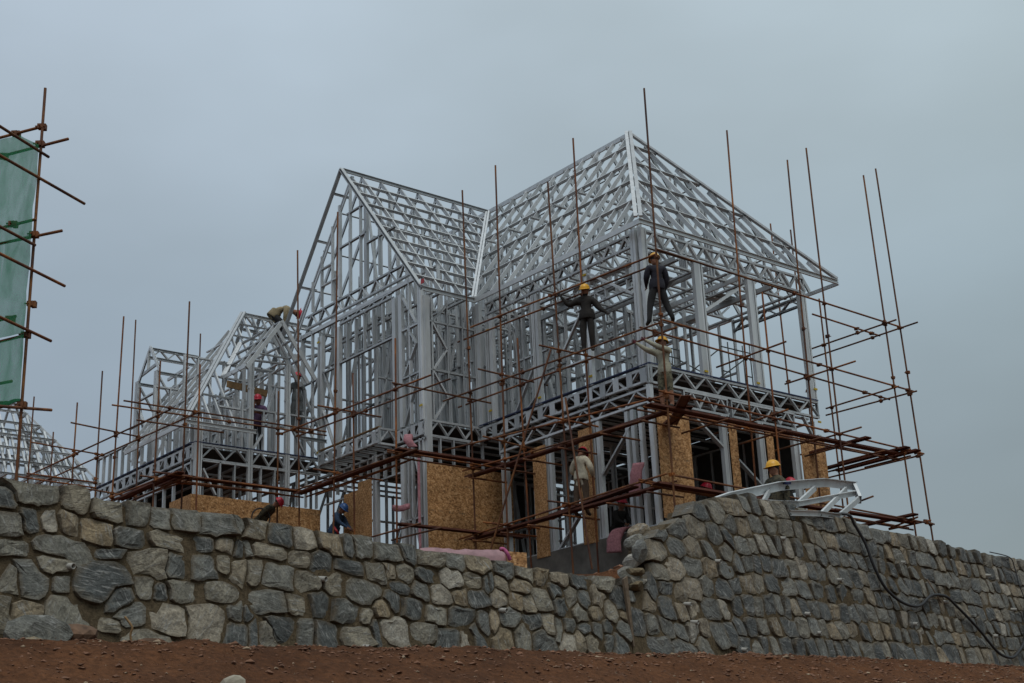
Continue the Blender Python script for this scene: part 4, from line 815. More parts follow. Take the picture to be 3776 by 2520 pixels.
# extra inner tubes that carry the walkways
def tube(name, a, b, rg): pipe(name, H(*a), H(*b), RT[rg])
for (a, b, rg) in (((-1.1, -1.6, -1.62), (-1.1, 8.0, -1.6), 0), ((-1.05, -1.3, -3.3), (-1.05, 8.2, -3.42), 0), ((10.3, -3.2, -1.52), (5.2, -3.2, -1.56), 1), ((5.5, -3.6, -1.5), (5.5, -.6, -1.5), 1), ((10.8, -6.9, -1.42), (10.8, -3.0, -1.42), 2), ((13.8, -6.85, -1.4), (10.3, -6.85, -1.4), 2), ((10.8, -8, .1), (10.8, -5.5, .1), 2)):
    tube('putlog', a, b, rg)
for u in (-.9, .4, 1.9, 3.2, 4.25, 5.4):
    tube('putlog', (u, -1.35, -1.78), (u, -.1, -1.78), 0); tube('putlog', (u, -1.3, -3.4), (u, -.15, -3.4), 0)
for v in (.6, 2.6, 3.9, 5.05, 6.4, 7.5): tube('putlog', (-1.75, v, -1.68), (-.3, v, -1.68), 0)
# leaning props
for a, b in (((2.05, -1.28, .73), (3.71, -2.2, -4.3)), ((1.54, -1.35, -.64), (.8, -1.5, -4.85))): pipe('leaning_prop', H(*a), H(*b), RT[0])
# perforated steel walkway planks
def plank_mesh(L, w=.235):
    vs = []; fs = []; n_ = max(2, int(L / .5)); hw = w / 2
    prof = [(-hw, 0), (-hw, .045), (hw, .045), (hw, 0), (hw - .012, 0), (hw - .012, .03), (-hw + .012, .03), (-hw + .012, 0)]
    for x in (0, L): vs += [(x, y, z) for y, z in prof]
    fs += [(i, (i + 1) % 8, 8 + (i + 1) % 8, 8 + i)[::-1] for i in range(8)]
    fs += [(0, 1, 6, 7), (1, 2, 5, 6), (2, 3, 4, 5)] + [(15, 14, 9, 8), (14, 13, 10, 9), (13, 12, 11, 10)]
    return mesh('plank', vs, fs, M_PLANK)
HOLE = mesh('plank_hole', [(.018 * math.cos(i * math.tau / 6), .018 * math.sin(i * math.tau / 6), 0) for i in range(6)], [tuple(range(6))], plain('pale_hole_rim', (.55, .57, .58)))
PM = {}
def plank(a, b, rg, roll=0.):
    A, B = H(*a), H(*b); L = round((B - A).length, 1); PM.setdefault(L, plank_mesh(L)); X = (B - A).normalized(); Y = EZ.cross(X).normalized(); Z = X.cross(Y)
    M = Matrix(((X.x, Y.x, Z.x, A.x), (X.y, Y.y, Z.y, A.y), (X.z, Y.z, Z.z, A.z), (0, 0, 0, 1)))
    return put('plank', PM[L], M, RT[rg])
for (u0, u1, vc, z, rg) in ((-1.3, 5.9, -.95, -1.66, 0), (-1.0, 6.1, -.9, -3.27, 0), (4.9, 10.5, -3.35, -1.46, 1), (10.2, 14.0, -7.0, -1.33, 2), (10.4, 12.0, -6.75, -1.33, 2)):
    x = u0
    while x < u1 - .4:
        e = min(x + 3.0, u1); plank((x, vc, z + rs.uniform(0, .015)), (e, vc + rs.uniform(-.03, .03), z + .01), rg); x = e - .12 + .13
for (v0, v1, uc, z, rg) in ((-1.5, 7.6, -1.35, -1.58, 0), (-1.3, 8.2, -1.2, -3.3, 0), (-7.2, -2.9, 10.65, -1.33, 2), (-3.7, .3, 5.2, -1.4, 1), (-3.5, .5, 5.45, -3.2, 1)):
    x = v0
    while x < v1 - .4:
        e = min(x + 3.0, v1); plank((uc, x, z + rs.uniform(0, .015)), (uc + rs.uniform(-.03, .03), e, z + .01), rg); x = e + .01
for (u0, v0, u1, v1, z) in ((.9, 7.35, -1.75, 7.35, -1.5), (.9, 7.8, -1.75, 7.8, -1.52), (.2, 7.3, -1.8, 7.3, -3.25), (-1.5, -.4, -.1, -2.0 + 2.3, -1.5)): plank((u0, v0, z), (u1, v1, z), 0)
for a, b in (((-2.2, -1.2, -1.55), (-.2, .4, -1.5)), ((-1.9, 5.6, -1.5), (.2, 5.6, -1.5))): plank(a, b, 0)
plank((3.0, -.7, -3.18), (-.2, -.95, -3.12), 0)
# ------------------------------------------------------------------ netted scaffold at the left edge
NX, NY = -7.866, 21.23
ns = empty('netted_scaffold', (NX, NY, 3.6), 0, 'corner of a tube scaffold at the left edge hung with green safety net', 'scaffold')
P2 = sec('pipe', .0255, 0, M_PIPE)
def npipe(n_, a, b, ext=0):
    A, B = Vector(a), Vector(b); d = (B - A).normalized(); pipe(n_, A - d * ext, B, ns, P2)
npipe('upright', (NX, NY, 12.15), (NX, NY, 3.4))
dirR = Vector((-7.34 + 8.69, 21.03 - 21.57, 0)).normalized(); dirD = Vector((-7.41 + 8.18, 22.28 - 20.3, 0)).normalized()
E2 = Vector((NX, NY, 0)) - dirR * 2.62
for q_ in (E2, Vector((NX, NY, 0)) - dirR * 1.4, Vector((NX, NY, 0)) - dirR * 2.62 - dirD * 1.1): npipe('upright', (q_.x, q_.y, 11.9), (q_.x, q_.y, 3.3))
for (a, b) in (((-8.72, 21.58, 11.42), (-7.83, 21.23, 11.42)), ((-8.69, 21.57, 11.05), (-7.34, 21.03, 11.05)), ((-8.4, 21.43, 9.67), (-7.85, 21.2, 9.67)), ((-8.53, 21.48, 9.38), (-7.35, 21.06, 9.38)), ((-8.6, 21.55, 8.0), (-8.1, 21.3, 8.0)), ((-8.6, 21.55, 7.62), (-7.9, 21.2, 7.62)), ((-8.6, 21.5, 6.55), (-8.15, 21.35, 6.55)), ((-8.6, 21.55, 6.9), (-8.1, 21.35, 6.9))): npipe('transom', a, b, 2.5)
for (a, b) in (((-8.19, 20.23, 10.91), (-7.78, 21.39, 10.91)), ((-8.18, 20.3, 10.42), (-7.41, 22.28, 10.42)), ((-8.12, 20.39, 9.2), (-7.83, 21.2, 9.2)), ((-8.12, 20.39, 8.75), (-7.55, 21.95, 8.75)), ((-8.12, 20.3, 7.7), (-7.65, 21.75, 7.7)), ((-8.12, 20.3, 6.2), (-7.62, 21.9, 6.55)), ((-8.3, 20.0, 5.0), (-7.85, 21.3, 4.6))): npipe('ledger', a, b, 1.5)
npipe('brace', (-8.6, 20.2, 6.0), (-7.9, 21.2, 4.9), .5)
for p_ in ((-7.9, 21.22, 11.08), (-8.42, 21.46, 11.42), (-7.88, 21.2, 9.4), (-8.3, 21.35, 9.67), (-7.9, 21.22, 7.64), (-8.25, 21.42, 8.0), (-7.9, 21.25, 11.42), (-7.87, 21.2, 6.45), (-8.62, 21.5, 11.02), (-7.87, 21.3, 8.2)): put('clamp', CLAMP, Matrix.Translation(p_) @ Matrix.Scale(1.3, 4), ns)
NET = MatB('green_net', .9); NET.col((.03, .22, .10)); tr = NET.n('ShaderNodeBsdfTransparent'); tr.inputs[0].default_value = (1, 1, 1, 1); ms = NET.n('ShaderNodeMixShader')
tl = NET.n('ShaderNodeBsdfTranslucent'); tl.inputs[0].default_value = (.04, .36, .15, 1); m3 = NET.n('ShaderNodeMixShader'); m3.inputs[0].default_value = .45
NET.l(NET.b.outputs[0], m3.inputs[1]); NET.l(tl.outputs[0], m3.inputs[2])
fw = NET.noise(NET.pos((1, 1, .35)), 3.5, 3, .6, .8); mr = NET.n('ShaderNodeMapRange'); NET.l(fw, mr.inputs[0]); mr.inputs[1].default_value = .3; mr.inputs[2].default_value = .7; mr.inputs[3].default_value = .6; mr.inputs[4].default_value = .84
NET.l(mr.outputs[0], ms.inputs[0]); NET.l(tr.outputs[0], ms.inputs[1]); NET.l(m3.outputs[0], ms.inputs[2]); NET.l(ms.outputs[0], NET.t.nodes['Material Output'].inputs[0])
def net(corner_a, da, za0, za1, width, sagt, sagb, seed, rise=0.):
    vs = []; fs = []; nx, nz_ = 26, 22
    for i in range(nx + 1):
        f = i / nx; sw = 4 * ((f * width / 1.1) % 1) * (1 - (f * width / 1.1) % 1)
        for j in range(nz_ + 1):
            g_ = j / nz_; zt = za1 - sagt * sw + rise * min(f * 6, 1); zb = za0 + sagb * sw; z = zb + (zt - zb) * g_
            p = corner_a + da * (-width * f); nrm = da.cross(EZ)
            p = p + nrm * (.11 + .05 * fbm(f * 5 + seed, z * .8, seed) + .02 * fbm(f * 22, z * 1.5, seed)); vs.append((p.x, p.y, z))
    for i in range(nx):
        for j in range(nz_): a = i * (nz_ + 1) + j; fs.append((a, a + nz_ + 1, a + nz_ + 2, a + 1))
    return put('safety_net', mesh('safety_net', vs, fs, NET.m, True), Matrix(), ns)
cN = Vector((NX, NY, 0)) + dirR * .04
net(cN, dirR, 9.34, 11.02, 2.6, .06, .0, 1, .33); net(cN, dirR, 7.64, 9.36, 2.6, .04, .0, 4); net(cN, dirR, 6.50, 7.64, 2.6, .08, -.06, 7)

vs = []; fs = []
for i in range(15):
    z = 6.5 + i * .08
    for k in range(6): a_ = k * math.tau / 6; vs.append((NX - .02 + .05 * math.cos(a_) * (1 + .4 * math.sin(i)), NY + .05 * math.sin(a_), 6.42 + .012 * i + 0 * z)) if False else vs.append((NX - .06 * i + .035 * math.cos(a_), NY + .025 * i, 6.52 + .035 * math.sin(a_) + .03 * math.sin(i * .7)))
for i in range(14):
    for k in range(6): fs.append((i * 6 + k, i * 6 + (k + 1) % 6, (i + 1) * 6 + (k + 1) % 6, (i + 1) * 6 + k))
put('bunched_net', mesh('bunched_net', vs, fs, plain('bunched_green_net', (.02, .08, .045))), Matrix(), ns)
# ------------------------------------------------------------------ metal frame scaffold inside the open upper room
ff = empty('frame_scaffold', H(1.2, 5.2, 0), YAW, 'thin grey ladder-frame scaffold standing on the first floor by the right rear corner', 'scaffold')
P3 = sec('pipe', .018, 0, M_TUBE)
def fp(n_, a, b): put(n_, P3, beamM(H(*a), H(*b), EV if abs(b[2] - a[2]) > .5 else EZ), ff)
for u_, v0, v1 in ((1.9, 4.75, 5.95), (3.3, 3.4, 4.6)):
    for v_ in (v0, v1): fp('leg', (u_, v_, .1), (u_, v_, 2.1))
    fp('leg', (u_, v1 - .3, .35), (u_, v1 - .3, 2.02)); fp('leg', (u_, v0 + .3, .35), (u_, v0 + .3, 2.02))
    for z in (2.1, 1.85): fp('rail', (u_, v0, z), (u_, v1, z))
    for z in (.35, .75, 1.15): fp('rung', (u_, v1 - .3, z), (u_, v1, z)); fp('rung', (u_, v0, z), (u_, v0 + .3, z))
fp('cross_brace', (1.9, 5.95, 1.8), (3.3, 4.6, .5)); fp('cross_brace', (1.9, 5.95, .5), (3.3, 4.6, 1.8)); fp('cross_brace', (1.9, 4.75, 1.8), (3.3, 3.4, .4)); fp('cross_brace', (1.9, 4.75, .4), (3.3, 3.4, 1.9))
# ------------------------------------------------------------------ things on and around the wall
tp = empty('roof_truss', (5.0, 25.0, 4.9), wa, 'spare arched roof truss of bright folded steel lying on top of the tall wall', 'steel truss')
TS = sec('C', .17, .06, M_ST2); TW = sec('C', .10, .045, M_ST2)
def tb_(name, pts, sc, side=None):
    for a, b in zip(pts, pts[1:]): put(name, sc, beamM(Vector(a), Vector(b), side or Vector((0, -.3, 1))), tp)
arc = [(2.47, 22.77, 4.46), (3.03, 23.31, 4.74), (3.7, 24.24, 5.1), (4.92, 25.86, 5.61), (5.94, 26.54, 5.79), (6.6, 26.77, 5.74), (6.58, 26.36, 5.38)]
tb_('top_chord', arc, TS); tb_('bottom_chord', [(4.22, 24.67, 5.09), (4.7, 25.08, 5.13), (5.16, 25.38, 5.16), (5.93, 25.84, 5.35), (6.52, 26.52, 5.55)], TW); tb_('bottom_chord', [(4.7, 23.98, 4.72), (5.32, 24.57, 4.80), (5.87, 25.27, 4.86)], TW)
for a, b in (((4.75, 25.65, 5.52), (4.3, 24.6, 4.9)), ((5.75, 26.4, 5.66), (5.16, 25.38, 5.14)), ((6.4, 26.65, 5.66), (5.45, 24.75, 4.82)), ((6.58, 26.4, 5.42), (5.87, 25.27, 4.86))): tb_('web', [a, b], TW, Vector((0, -.2, 1)))
tb_('blue_mark', [(5.05, 25.86, 5.66), (5.12, 25.9, 5.67)], sec('box', .05, .16, M_NAVY))
def tubemesh(pts, r, n_=8):
    vs = []; fs = []; pts = [Vector(p) for p in pts]
    for i, p in enumerate(pts):
        d = (pts[min(i + 1, len(pts) - 1)] - pts[max(i - 1, 0)]).normalized(); a = d.orthogonal().normalized() if i == 0 else (pa - d * pa.dot(d)).normalized(); pa = a; b = d.cross(a)
        vs += [p + (a * math.cos(k * math.tau / n_) + b * math.sin(k * math.tau / n_)) * r for k in range(n_)]
    for i in range(len(pts) - 1):
        for k in range(n_): fs.append((i * n_ + k, i * n_ + (k + 1) % n_, (i + 1) * n_ + (k + 1) % n_, (i + 1) * n_ + k))
    fs += [tuple(range(n_))[::-1], tuple((len(pts) - 1) * n_ + k for k in range(n_))]
    return vs, fs
def catmull(P, k=5):
    P = [Vector(p) for p in P]; out = []
    for i in range(len(P) - 1):
        p0, p1, p2, p3 = P[max(i - 1, 0)], P[i], P[i + 1], P[min(i + 2, len(P) - 1)]
        for j in range(k):
            t = j / k; out.append(.5 * ((2 * p1) + (p2 - p0) * t + (2 * p0 - 5 * p1 + 4 * p2 - p3) * t * t + (3 * p1 - p0 - 3 * p2 + p3) * t ** 3))
    return out + [P[-1]]
def hosething(name, pts, r, mat, label, cat):
    c = pts[0]; v, f = tubemesh(pts, r); o = put(name, mesh(name, [p - c for p in v], f, mat, True), Matrix.Translation(c)); return tag(o, label, cat)
HOSE = [(16.07,4.89),(16.27,4.71),(16.5,4.38),(16.61,3.99),(16.79,3.65),(17.03,3.47),(17.36,3.35),(17.73,3.31),(18.05,3.36),(18.44,3.54),(18.72,3.6),(19.14,3.59),(19.47,3.42),(19.81,3.23),(20.21,2.97),(20.52,2.72),(20.83,2.55),(21.27,2.51),(21.64,2.64),(22.05,2.88),(22.3,3.2),(22.48,3.54),(22.67,3.71),(22.85,3.74),(23.08,3.71)]
hp = [wp(15.9, 4.93, -.35)] + [wp(s, z, .14) for s, z in HOSE]
hosething('hose', catmull(hp), .029, M_RUB, 'thick black hose looping down the face of the tall block wall', 'hose')
hosething('cable', catmull([wp(22.3, 4.85, -.2), wp(22.46, 4.70, .13), wp(22.58, 4.5, .13), wp(22.57, 4.12, .13), wp(22.61, 3.87, .14), wp(22.67, 3.5, .12), wp(22.75, 3.3, .1)]), .012, M_RUB, 'thin dark cable hanging over the wall at the right edge', 'cable')
hosething('stick', [wp(18.6, 3.9, .1), wp(18.82, 3.45, .16)], .014, M_WOOD, 'thin dark stick poking out of the block wall beside the hose', 'stick')
PIPES = [(13.88,4.22),(15.43,3.63),(17.86,4.17),(14.14,2.94),(17.75,2.99),(19.2,3.51),(21.36,4.22),(22.12,3.56),(20.93,2.94),(12.1,2.24),(14.36,2.63),(0.64,2.53),(3.86,2.67),(4.43,1.9),(6.83,2.5),(11.86,3.63),(10.86,2.87),(10.96,2.6)]
pv = []; 
def drain():
    vs, fs = [], []; n_ = 12
    for d, r in ((-.1, .032), (.075, .032), (.075, .026), (-.06, .026)): vs += [(r * math.cos(k * math.tau / n_), r * math.sin(k * math.tau / n_), d) for k in range(n_)]
    for i in range(3):
        for k in range(n_): fs.append((i * n_ + k, i * n_ + (k + 1) % n_, (i + 1) * n_ + (k + 1) % n_, (i + 1) * n_ + k))
    return mesh('drain_pipe', vs, fs, M_PVC, True)
DP = drain()
DPL = {11: 'leftmost white drain pipe stub, above the biggest boulder of the low wall', 12: 'white drain pipe stub beside the tan pointed boulder in the low wall', 13: 'white drain pipe stub at the foot of the low wall, half in soil', 14: 'white drain pipe stub low in the wall left of the board joint'}
DPR = {0: 'white drain pipe stub left of the hose, below the steel truss', 1: 'white drain pipe stub mid tall wall just left of the hose bend', 2: 'white drain pipe stub high in the tall wall, right of the hose', 3: 'white drain pipe stub low in the tall wall below and left of the hose',
 4: 'white drain pipe stub straight below the first hose sag', 5: 'white drain pipe stub tucked under the hump of the hose', 6: 'white drain pipe stub high in the tall wall, the rightmost of the upper ones', 7: 'white drain pipe stub beside the far right loop of the hose',
 8: 'white drain pipe stub low in the tall wall above the lowest hose loop', 9: 'white drain pipe stub at the soil line of the tall wall', 10: 'white drain pipe stub amid the lower rows, between soil line and hose', 15: 'white drain pipe stub high in the stepped left end of the tall wall',
 16: 'white drain pipe stub right of the board joint, halfway up', 17: 'white drain pipe stub right of the board joint, under another stub'}
for i, (s, z) in enumerate(PIPES):
    M = Matrix.Translation(wp(s, z, .05)) @ (WN + Vector((0, 0, -.15)) + WD * rs.uniform(.1, .35)).to_track_quat('Z', 'Y').to_matrix().to_4x4()
    o = put('drain_pipe', DP, M); tag(o, DPL.get(i) or DPR[i], 'drain pipe', 'drain pipes in the tall wall' if i not in DPL else 'drain pipes in the low wall')
o = slabW = mesh('joint_board', [Vector(v) for v in ((.0, -.02, -.5), (.03, -.02, -.5), (.03, .02, -.5), (.0, .02, -.5), (-.12, -.02, .45), (-.03, -.02, .5), (-.03, .02, .5), (-.12, .02, .45))], [(0, 1, 5, 4), (1, 2, 6, 5), (2, 3, 7, 6), (3, 0, 4, 7), (4, 5, 6, 7), (3, 2, 1, 0)], M_WOOD)
put('joint_board', o, Matrix.Translation(wp(9.43, 2.66, .09)) @ Matrix.Rotation(wa, 4, 'Z'), wl)
# insulation
def wool(name, pts_uvz, w, th, label, seed, mat=None, cat='insulation', grp=None):
    # a soft batt following a centre line; w = width vector length along EU/EV mix, th = thickness
    P = catmull([H(*p) for p in pts_uvz], 4); vs = []; fs = []; m_ = 10; sd = (EU * -.75 + EV * .66).normalized()
    for i, p in enumerate(P):
        d = (P[min(i + 1, len(P) - 1)] - P[max(i - 1, 0)]).normalized(); nn = d.cross(sd).normalized()
        for k in range(m_):
            a_ = k * math.tau / m_; c_, s_ = math.cos(a_), math.sin(a_); c_ = math.copysign(abs(c_) ** .45, c_); s_ = math.copysign(abs(s_) ** .45, s_)
            j_ = 1 + .18 * fbm(i * .6 + seed, k * .7, seed); vs.append(p + sd * c_ * w / 2 * j_ + nn * s_ * th / 2 * j_)
    for i in range(len(P) - 1):
        for k in range(m_): fs.append((i * m_ + k, i * m_ + (k + 1) % m_, (i + 1) * m_ + (k + 1) % m_, (i + 1) * m_ + k))
    fs += [tuple(range(m_))[::-1], tuple((len(P) - 1) * m_ + k for k in range(m_))]
    c = P[0].copy(); return tag(put(name, mesh(name, [v - c for v in vs], fs, mat or M_PINK, True), Matrix.Translation(c)), label, cat, grp)
wool('insulation_batt', [(6.75, -2.25, -.5), (6.7, -2.3, -.65), (6.62, -2.2, -.82)], .24, .17, 'pink wool tuft stuffed beside the gable corner column near the first floor', 3)
wool('insulation_batt', [(6.74, -1.95, -.9), (6.74, -1.96, -2.2), (6.72, -1.97, -3.6)], .07, .05, 'narrow pink wool strip running down the corner post of the gable block', 8)
wool('insulation_batt', [(7.75, -2.05, -2.2), (7.45, -2.1, -2.28), (7.12, -2.05, -2.28)], .12, .16, 'pink wool roll lying across studs left of the large strand board', 5)
wool('insulation_batt', [(.38, -.22, -2.35), (.46, -.27, -2.7), (.58, -.22, -3.1)], .28, .13, 'tall pink wool batt leaning at the corner studs by the scaffold', 6)
wool('insulation_batt', [(1.0, -.05, -3.72), (1.18, -.2, -3.78), (1.28, -.3, -4.0), (1.3, -.3, -4.3)], .34, .12, 'pink wool batt draped over the concrete footing', 9)
# wrapped pile of insulation behind the low wall
def pile():
    vs = []; fs = []; A, B = Vector((-1.95, 24.0, 4.35)), Vector((-.22, 24.3, 4.28)); n_ = 18; m_ = 8; dep = Vector((.1, 1.0, 0))
    prof = [(0, -1.3), (0, -.5), (0, -.06), (.12, .06), (.5, .10), (.9, .05), (1, -.1), (1, -1.3)]
    for i in range(n_ + 1):
        f = i / n_; base = A.lerp(B, f); endf = min(1, min(f, 1 - f) * 9) ** .5
        for q, h in prof: vs.append(base + dep * q + EZ * ((h + .0) * 1 + (.05 * fbm(f * 6, q * 3, 2) if h > -.5 else 0) - .12 * (1 - endf) * (h > -.1)) + Vector((0, .03 * fbm(f * 9, h * 4, 5), 0)))
    for i in range(n_):
        for k in range(m_ - 1): fs.append((i * m_ + k, (i + 1) * m_ + k, (i + 1) * m_ + k + 1, i * m_ + k + 1))
    fs += [tuple(range(m_)), tuple(n_ * m_ + k for k in range(m_))[::-1]]
    r_ = empty('insulation_pile', A, 0, 'wide pile of pink wrapped glass wool packs lying behind the low boulder wall', 'insulation')
    put('wrapped_pack', mesh('wrapped_pack', vs, fs, M_PINKB, True), Matrix(), r_)
    v, f = tubemesh(catmull([(-.36, 23.97, 4.30), (-.3, 24.0, 4.30), (-.24, 24.0, 4.22), (-.2, 24.05, 4.12)]), .035); put('strap', mesh('strap', v, f, M_MAG, True), Matrix(), r_)
pile()
ob = mesh('loose_board', [Vector(v) for v in ((0, 0, 0), (.34, 0, 0), (.34, .5, 0), (0, .5, 0), (0, 0, .45), (.34, 0, .42), (.34, .5, .42), (0, .5, .45))], [(0, 1, 5, 4), (1, 2, 6, 5), (2, 3, 7, 6), (3, 0, 4, 7), (4, 5, 6, 7)], M_OSB)
tag(put('board_box', ob, Matrix.Translation((-.24, 24.2, 3.85)) @ Matrix.Rotation(.2, 4, 'Z')), 'small strand board box at the right end of the pink insulation pile', 'box')
# ------------------------------------------------------------------ loose rocks, rubble and pebbles
def rock(name, loc, r, sc, seed, mat, label=None, grp=None, rz=0):
    bm = bmesh.new(); bmesh.ops.create_icosphere(bm, subdivisions=2, radius=1); rr = random.Random(seed)
    pl = [(Vector((rr.gauss(0, 1), rr.gauss(0, 1), rr.gauss(0, 1))).normalized(), rr.uniform(.55, .85)) for _ in range(9)]
    for v in bm.verts:
        for n_, d in pl:
            e = v.co.dot(n_) - d
            if e > 0: v.co -= n_ * e
        v.co = Vector((v.co.x * sc[0], v.co.y * sc[1], v.co.z * sc[2])) * r
    me = bpy.data.meshes.new(name); bm.to_mesh(me); bm.free(); me.materials.append(mat)
    o = put(name, me, Matrix.Translation(loc) @ Matrix.Rotation(rz, 4, 'Z'))
    if label: tag(o, label, 'rock', grp)
    return o
def world_M(p, rz): return Matrix.Translation(p) @ Matrix.Rotation(rz, 4, 'Z')
def onground(s, t): x = W0.x + WD.x * s - WN.x * t; y = W0.y + WD.y * s - WN.y * t; return Vector((x, y, ground_z(x, y)))
M_RSLAB = plain('tan_slab_rock', (.15, .115, .065), .9, 0, 9, .45, .5)
M_RSOIL = plain('soil_stained_rock', (.13, .075, .045), .9, 0, 9, .45, .5)
rock('rock', onground(.12, -.42) + EZ * .10, .26, (1.3, .8, .75), 1, M_STONE, 'grey broken rock piled at the left foot of the low wall', None, .6)
rock('rock', onground(.02, -.55) + EZ * .0, .15, (1.3, .8, .5), 12, M_STONE, 'flat dark rock in front of the rubble at the left foot of the low wall', None, .3)
rock('rock', onground(.52, -.42) + EZ * .06, .19, (1.5, .9, .65), 2, M_RSOIL, 'soil-stained rock beside the grey rubble below the biggest boulder', None, .7)
rock('rock', onground(1.42, -.3) + EZ * .03, .11, (1.6, .8, .5), 3, M_RSOIL, 'small reddish rock at the wall foot beside the pale twig', None, .7)
rock('rock', Vector((-2.08, 10.05, .93)), .085, (1.2, .9, .8), 4, plain('pale_chipped_rock', (.30, .27, .21), .9, 0, 9, .2, .4), 'pale chipped rock cut by the bottom edge of the picture', None, .4)
rock('rock', wp(9.75, 3.28, .05), .15, (1.3, .9, .5), 5, M_RSLAB, 'tan slab rock wedged above another where the tall wall starts', None, .7)
rock('rock', wp(9.72, 3.06, .05), .14, (1.2, .9, .6), 6, M_RSLAB, 'lower slab rock at the stepped start of the tall wall', None, .9)
rock('rock', wp(9.98, 3.62, .0), .17, (.6, .9, 1.3), 21, M_STONE2, 'upright pale rock at the broken left edge of the tall wall', None, .7)
for k_, (s_, z_, d_) in enumerate(((10.06, 3.5, -.2), (10.24, 3.82, -.25), (10.42, 4.02, -.3), (10.02, 3.3, -.3))):
    o = rock('stone', wp(s_, z_, d_), .13, (.9, 1.6, 1.1), 40 + k_, M_STONE2, None, None, wa + .2 * k_); o.parent = wr; o.matrix_basis = inv(wr) @ world_M(wp(s_, z_, d_), wa + .2 * k_)
hosething('twig', catmull([onground(1.22, -.28) + Vector((0, 0, -.03)), onground(1.2, -.3) + Vector((-.02, 0, .12)), onground(1.18, -.3) + Vector((.01, 0, .2)), onground(1.16, -.3) + Vector((-.05, 0, .31))]), .012, M_PINE, 'pale dry twig standing in the soil against the low wall', 'twig')
pb = random.Random(8); vs = []; fs = []; vs2 = []; fs2 = []
base = [Vector(v) for v in ((1, 0, 0), (0, 1, 0), (-1, 0, 0), (0, -1, 0), (0, 0, .8), (0, 0, -.8), (.6, .6, .4), (-.6, .5, .3))]
TRI = [(0, 6, 4), (6, 1, 4), (1, 7, 4), (7, 2, 4), (2, 3, 4), (3, 0, 4), (0, 1, 6), (1, 2, 7), (1, 0, 5), (2, 1, 5), (3, 2, 5), (0, 3, 5)]
def pebble(V, F_2, p, r):
    a_ = pb.uniform(0, 6.3); ca, sa = math.cos(a_), math.sin(a_); sx, sy, sz = pb.uniform(.7, 1.5), pb.uniform(.6, 1.1), pb.uniform(.45, .9); o = len(V)
    for b in base:
        q = Vector((b.x * sx * pb.uniform(.8, 1.2), b.y * sy, b.z * sz)) * r; V.append(p + Vector((q.x * ca - q.y * sa, q.x * sa + q.y * ca, q.z)))
    F_2.extend([tuple(i + o for i in t) for t in TRI])
for i in range(15000):
    s = pb.uniform(-2.5, 25); t = -abs(pb.gauss(0, 1)) * 2.2 - .08
    if pb.random() < .25: t = -pb.uniform(.05, .6)
    r = min(.055, .006 + pb.expovariate(1) * .009) * (1 + .02 * s); p = onground(s, t); 
    (pebble(vs, fs, p, r) if pb.random() < .9 else pebble(vs2, fs2, p, r))
for i in range(800):
    s = pb.uniform(7, 12.5); t = pb.uniform(.7, 9); p = onground(s, t); pebble(vs, fs, p, .012 + pb.expovariate(1) * .02)
tag(put('pebbles', mesh('pebbles', vs, fs, plain('reddish_pebble', (.15, .072, .040), .95, 0, 3, .5)), Matrix()), 'small reddish stones and clods scattered over the soil slope', 'pebbles', None, 'stuff')
tag(put('pale_pebbles', mesh('pale_pebbles', vs2, fs2, plain('pale_pebble', (.26, .19, .125), .95, 0, 3, .4)), Matrix()), 'pale chips scattered over the soil slope', 'pebbles', None, 'stuff')
# ------------------------------------------------------------------ people
def cloth(name, c, camo=None):
    m = MatB(name, .9); n1 = m.noise(m.pos(), 7, 4, .65); n2 = m.noise(m.pos(), 22, 3, .6)
    if camo: col = m.ramp(m.noise(m.pos(), 11, 2, .5), ((.42, c), (.46, camo[0]), (.56, camo[0]), (.6, camo[1])), 'CONSTANT')
    else: col = m.mix(1, c, m.ramp(n1, ((.3, g(.65)), (.7, g(1.25)))), 'MULTIPLY')
    m.col(col); m.bump(n2, .5, .02); return m.m
SK = cloth('skin', (.24, .115, .07)); HAIR = cloth('black_hair', (.012, .011, .01)); GLOVE = cloth('dark_glove', (.035, .03, .028)); RGLOVE = cloth('red_glove', (.16, .035, .04)); SHOE = cloth('dusty_shoe', (.05, .04, .03))
DARK = cloth('dark_brown_workwear', (.016, .013, .011)); NAVYC = cloth('dark_blue_jacket', (.018, .018, .028)); BLACKP = cloth('dark_trousers', (.014, .014, .015)); PALE = cloth('pale_shirt', (.34, .33, .25)); CAMO = cloth('camouflage_cloth', (.075, .07, .045), ((.13, .12, .075), (.03, .032, .02)))
BEIGE = cloth('beige_jacket', (.55, .50, .38)); GREYC = cloth('grey_workwear', (.13, .14, .14)); BRN = cloth('brown_trousers', (.095, .062, .04)); PURP = cloth('purple_shirt', (.085, .045, .10)); TAN = cloth('tan_jacket', (.26, .21, .125)); BLUE = cloth('blue_workwear', (.022, .05, .10)); DCAMO = cloth('dark_camouflage', (.035, .033, .022), ((.07, .06, .035), (.016, .018, .012)))
def hel(name, c):
    m = MatB(name, .35, 0, .5); m.col(c); return m.m
HY = hel('yellow_helmet', (.68, .34, .01)); HR = hel('red_helmet', (.50, .015, .04)); HB = hel('blue_helmet', (.015, .07, .22))
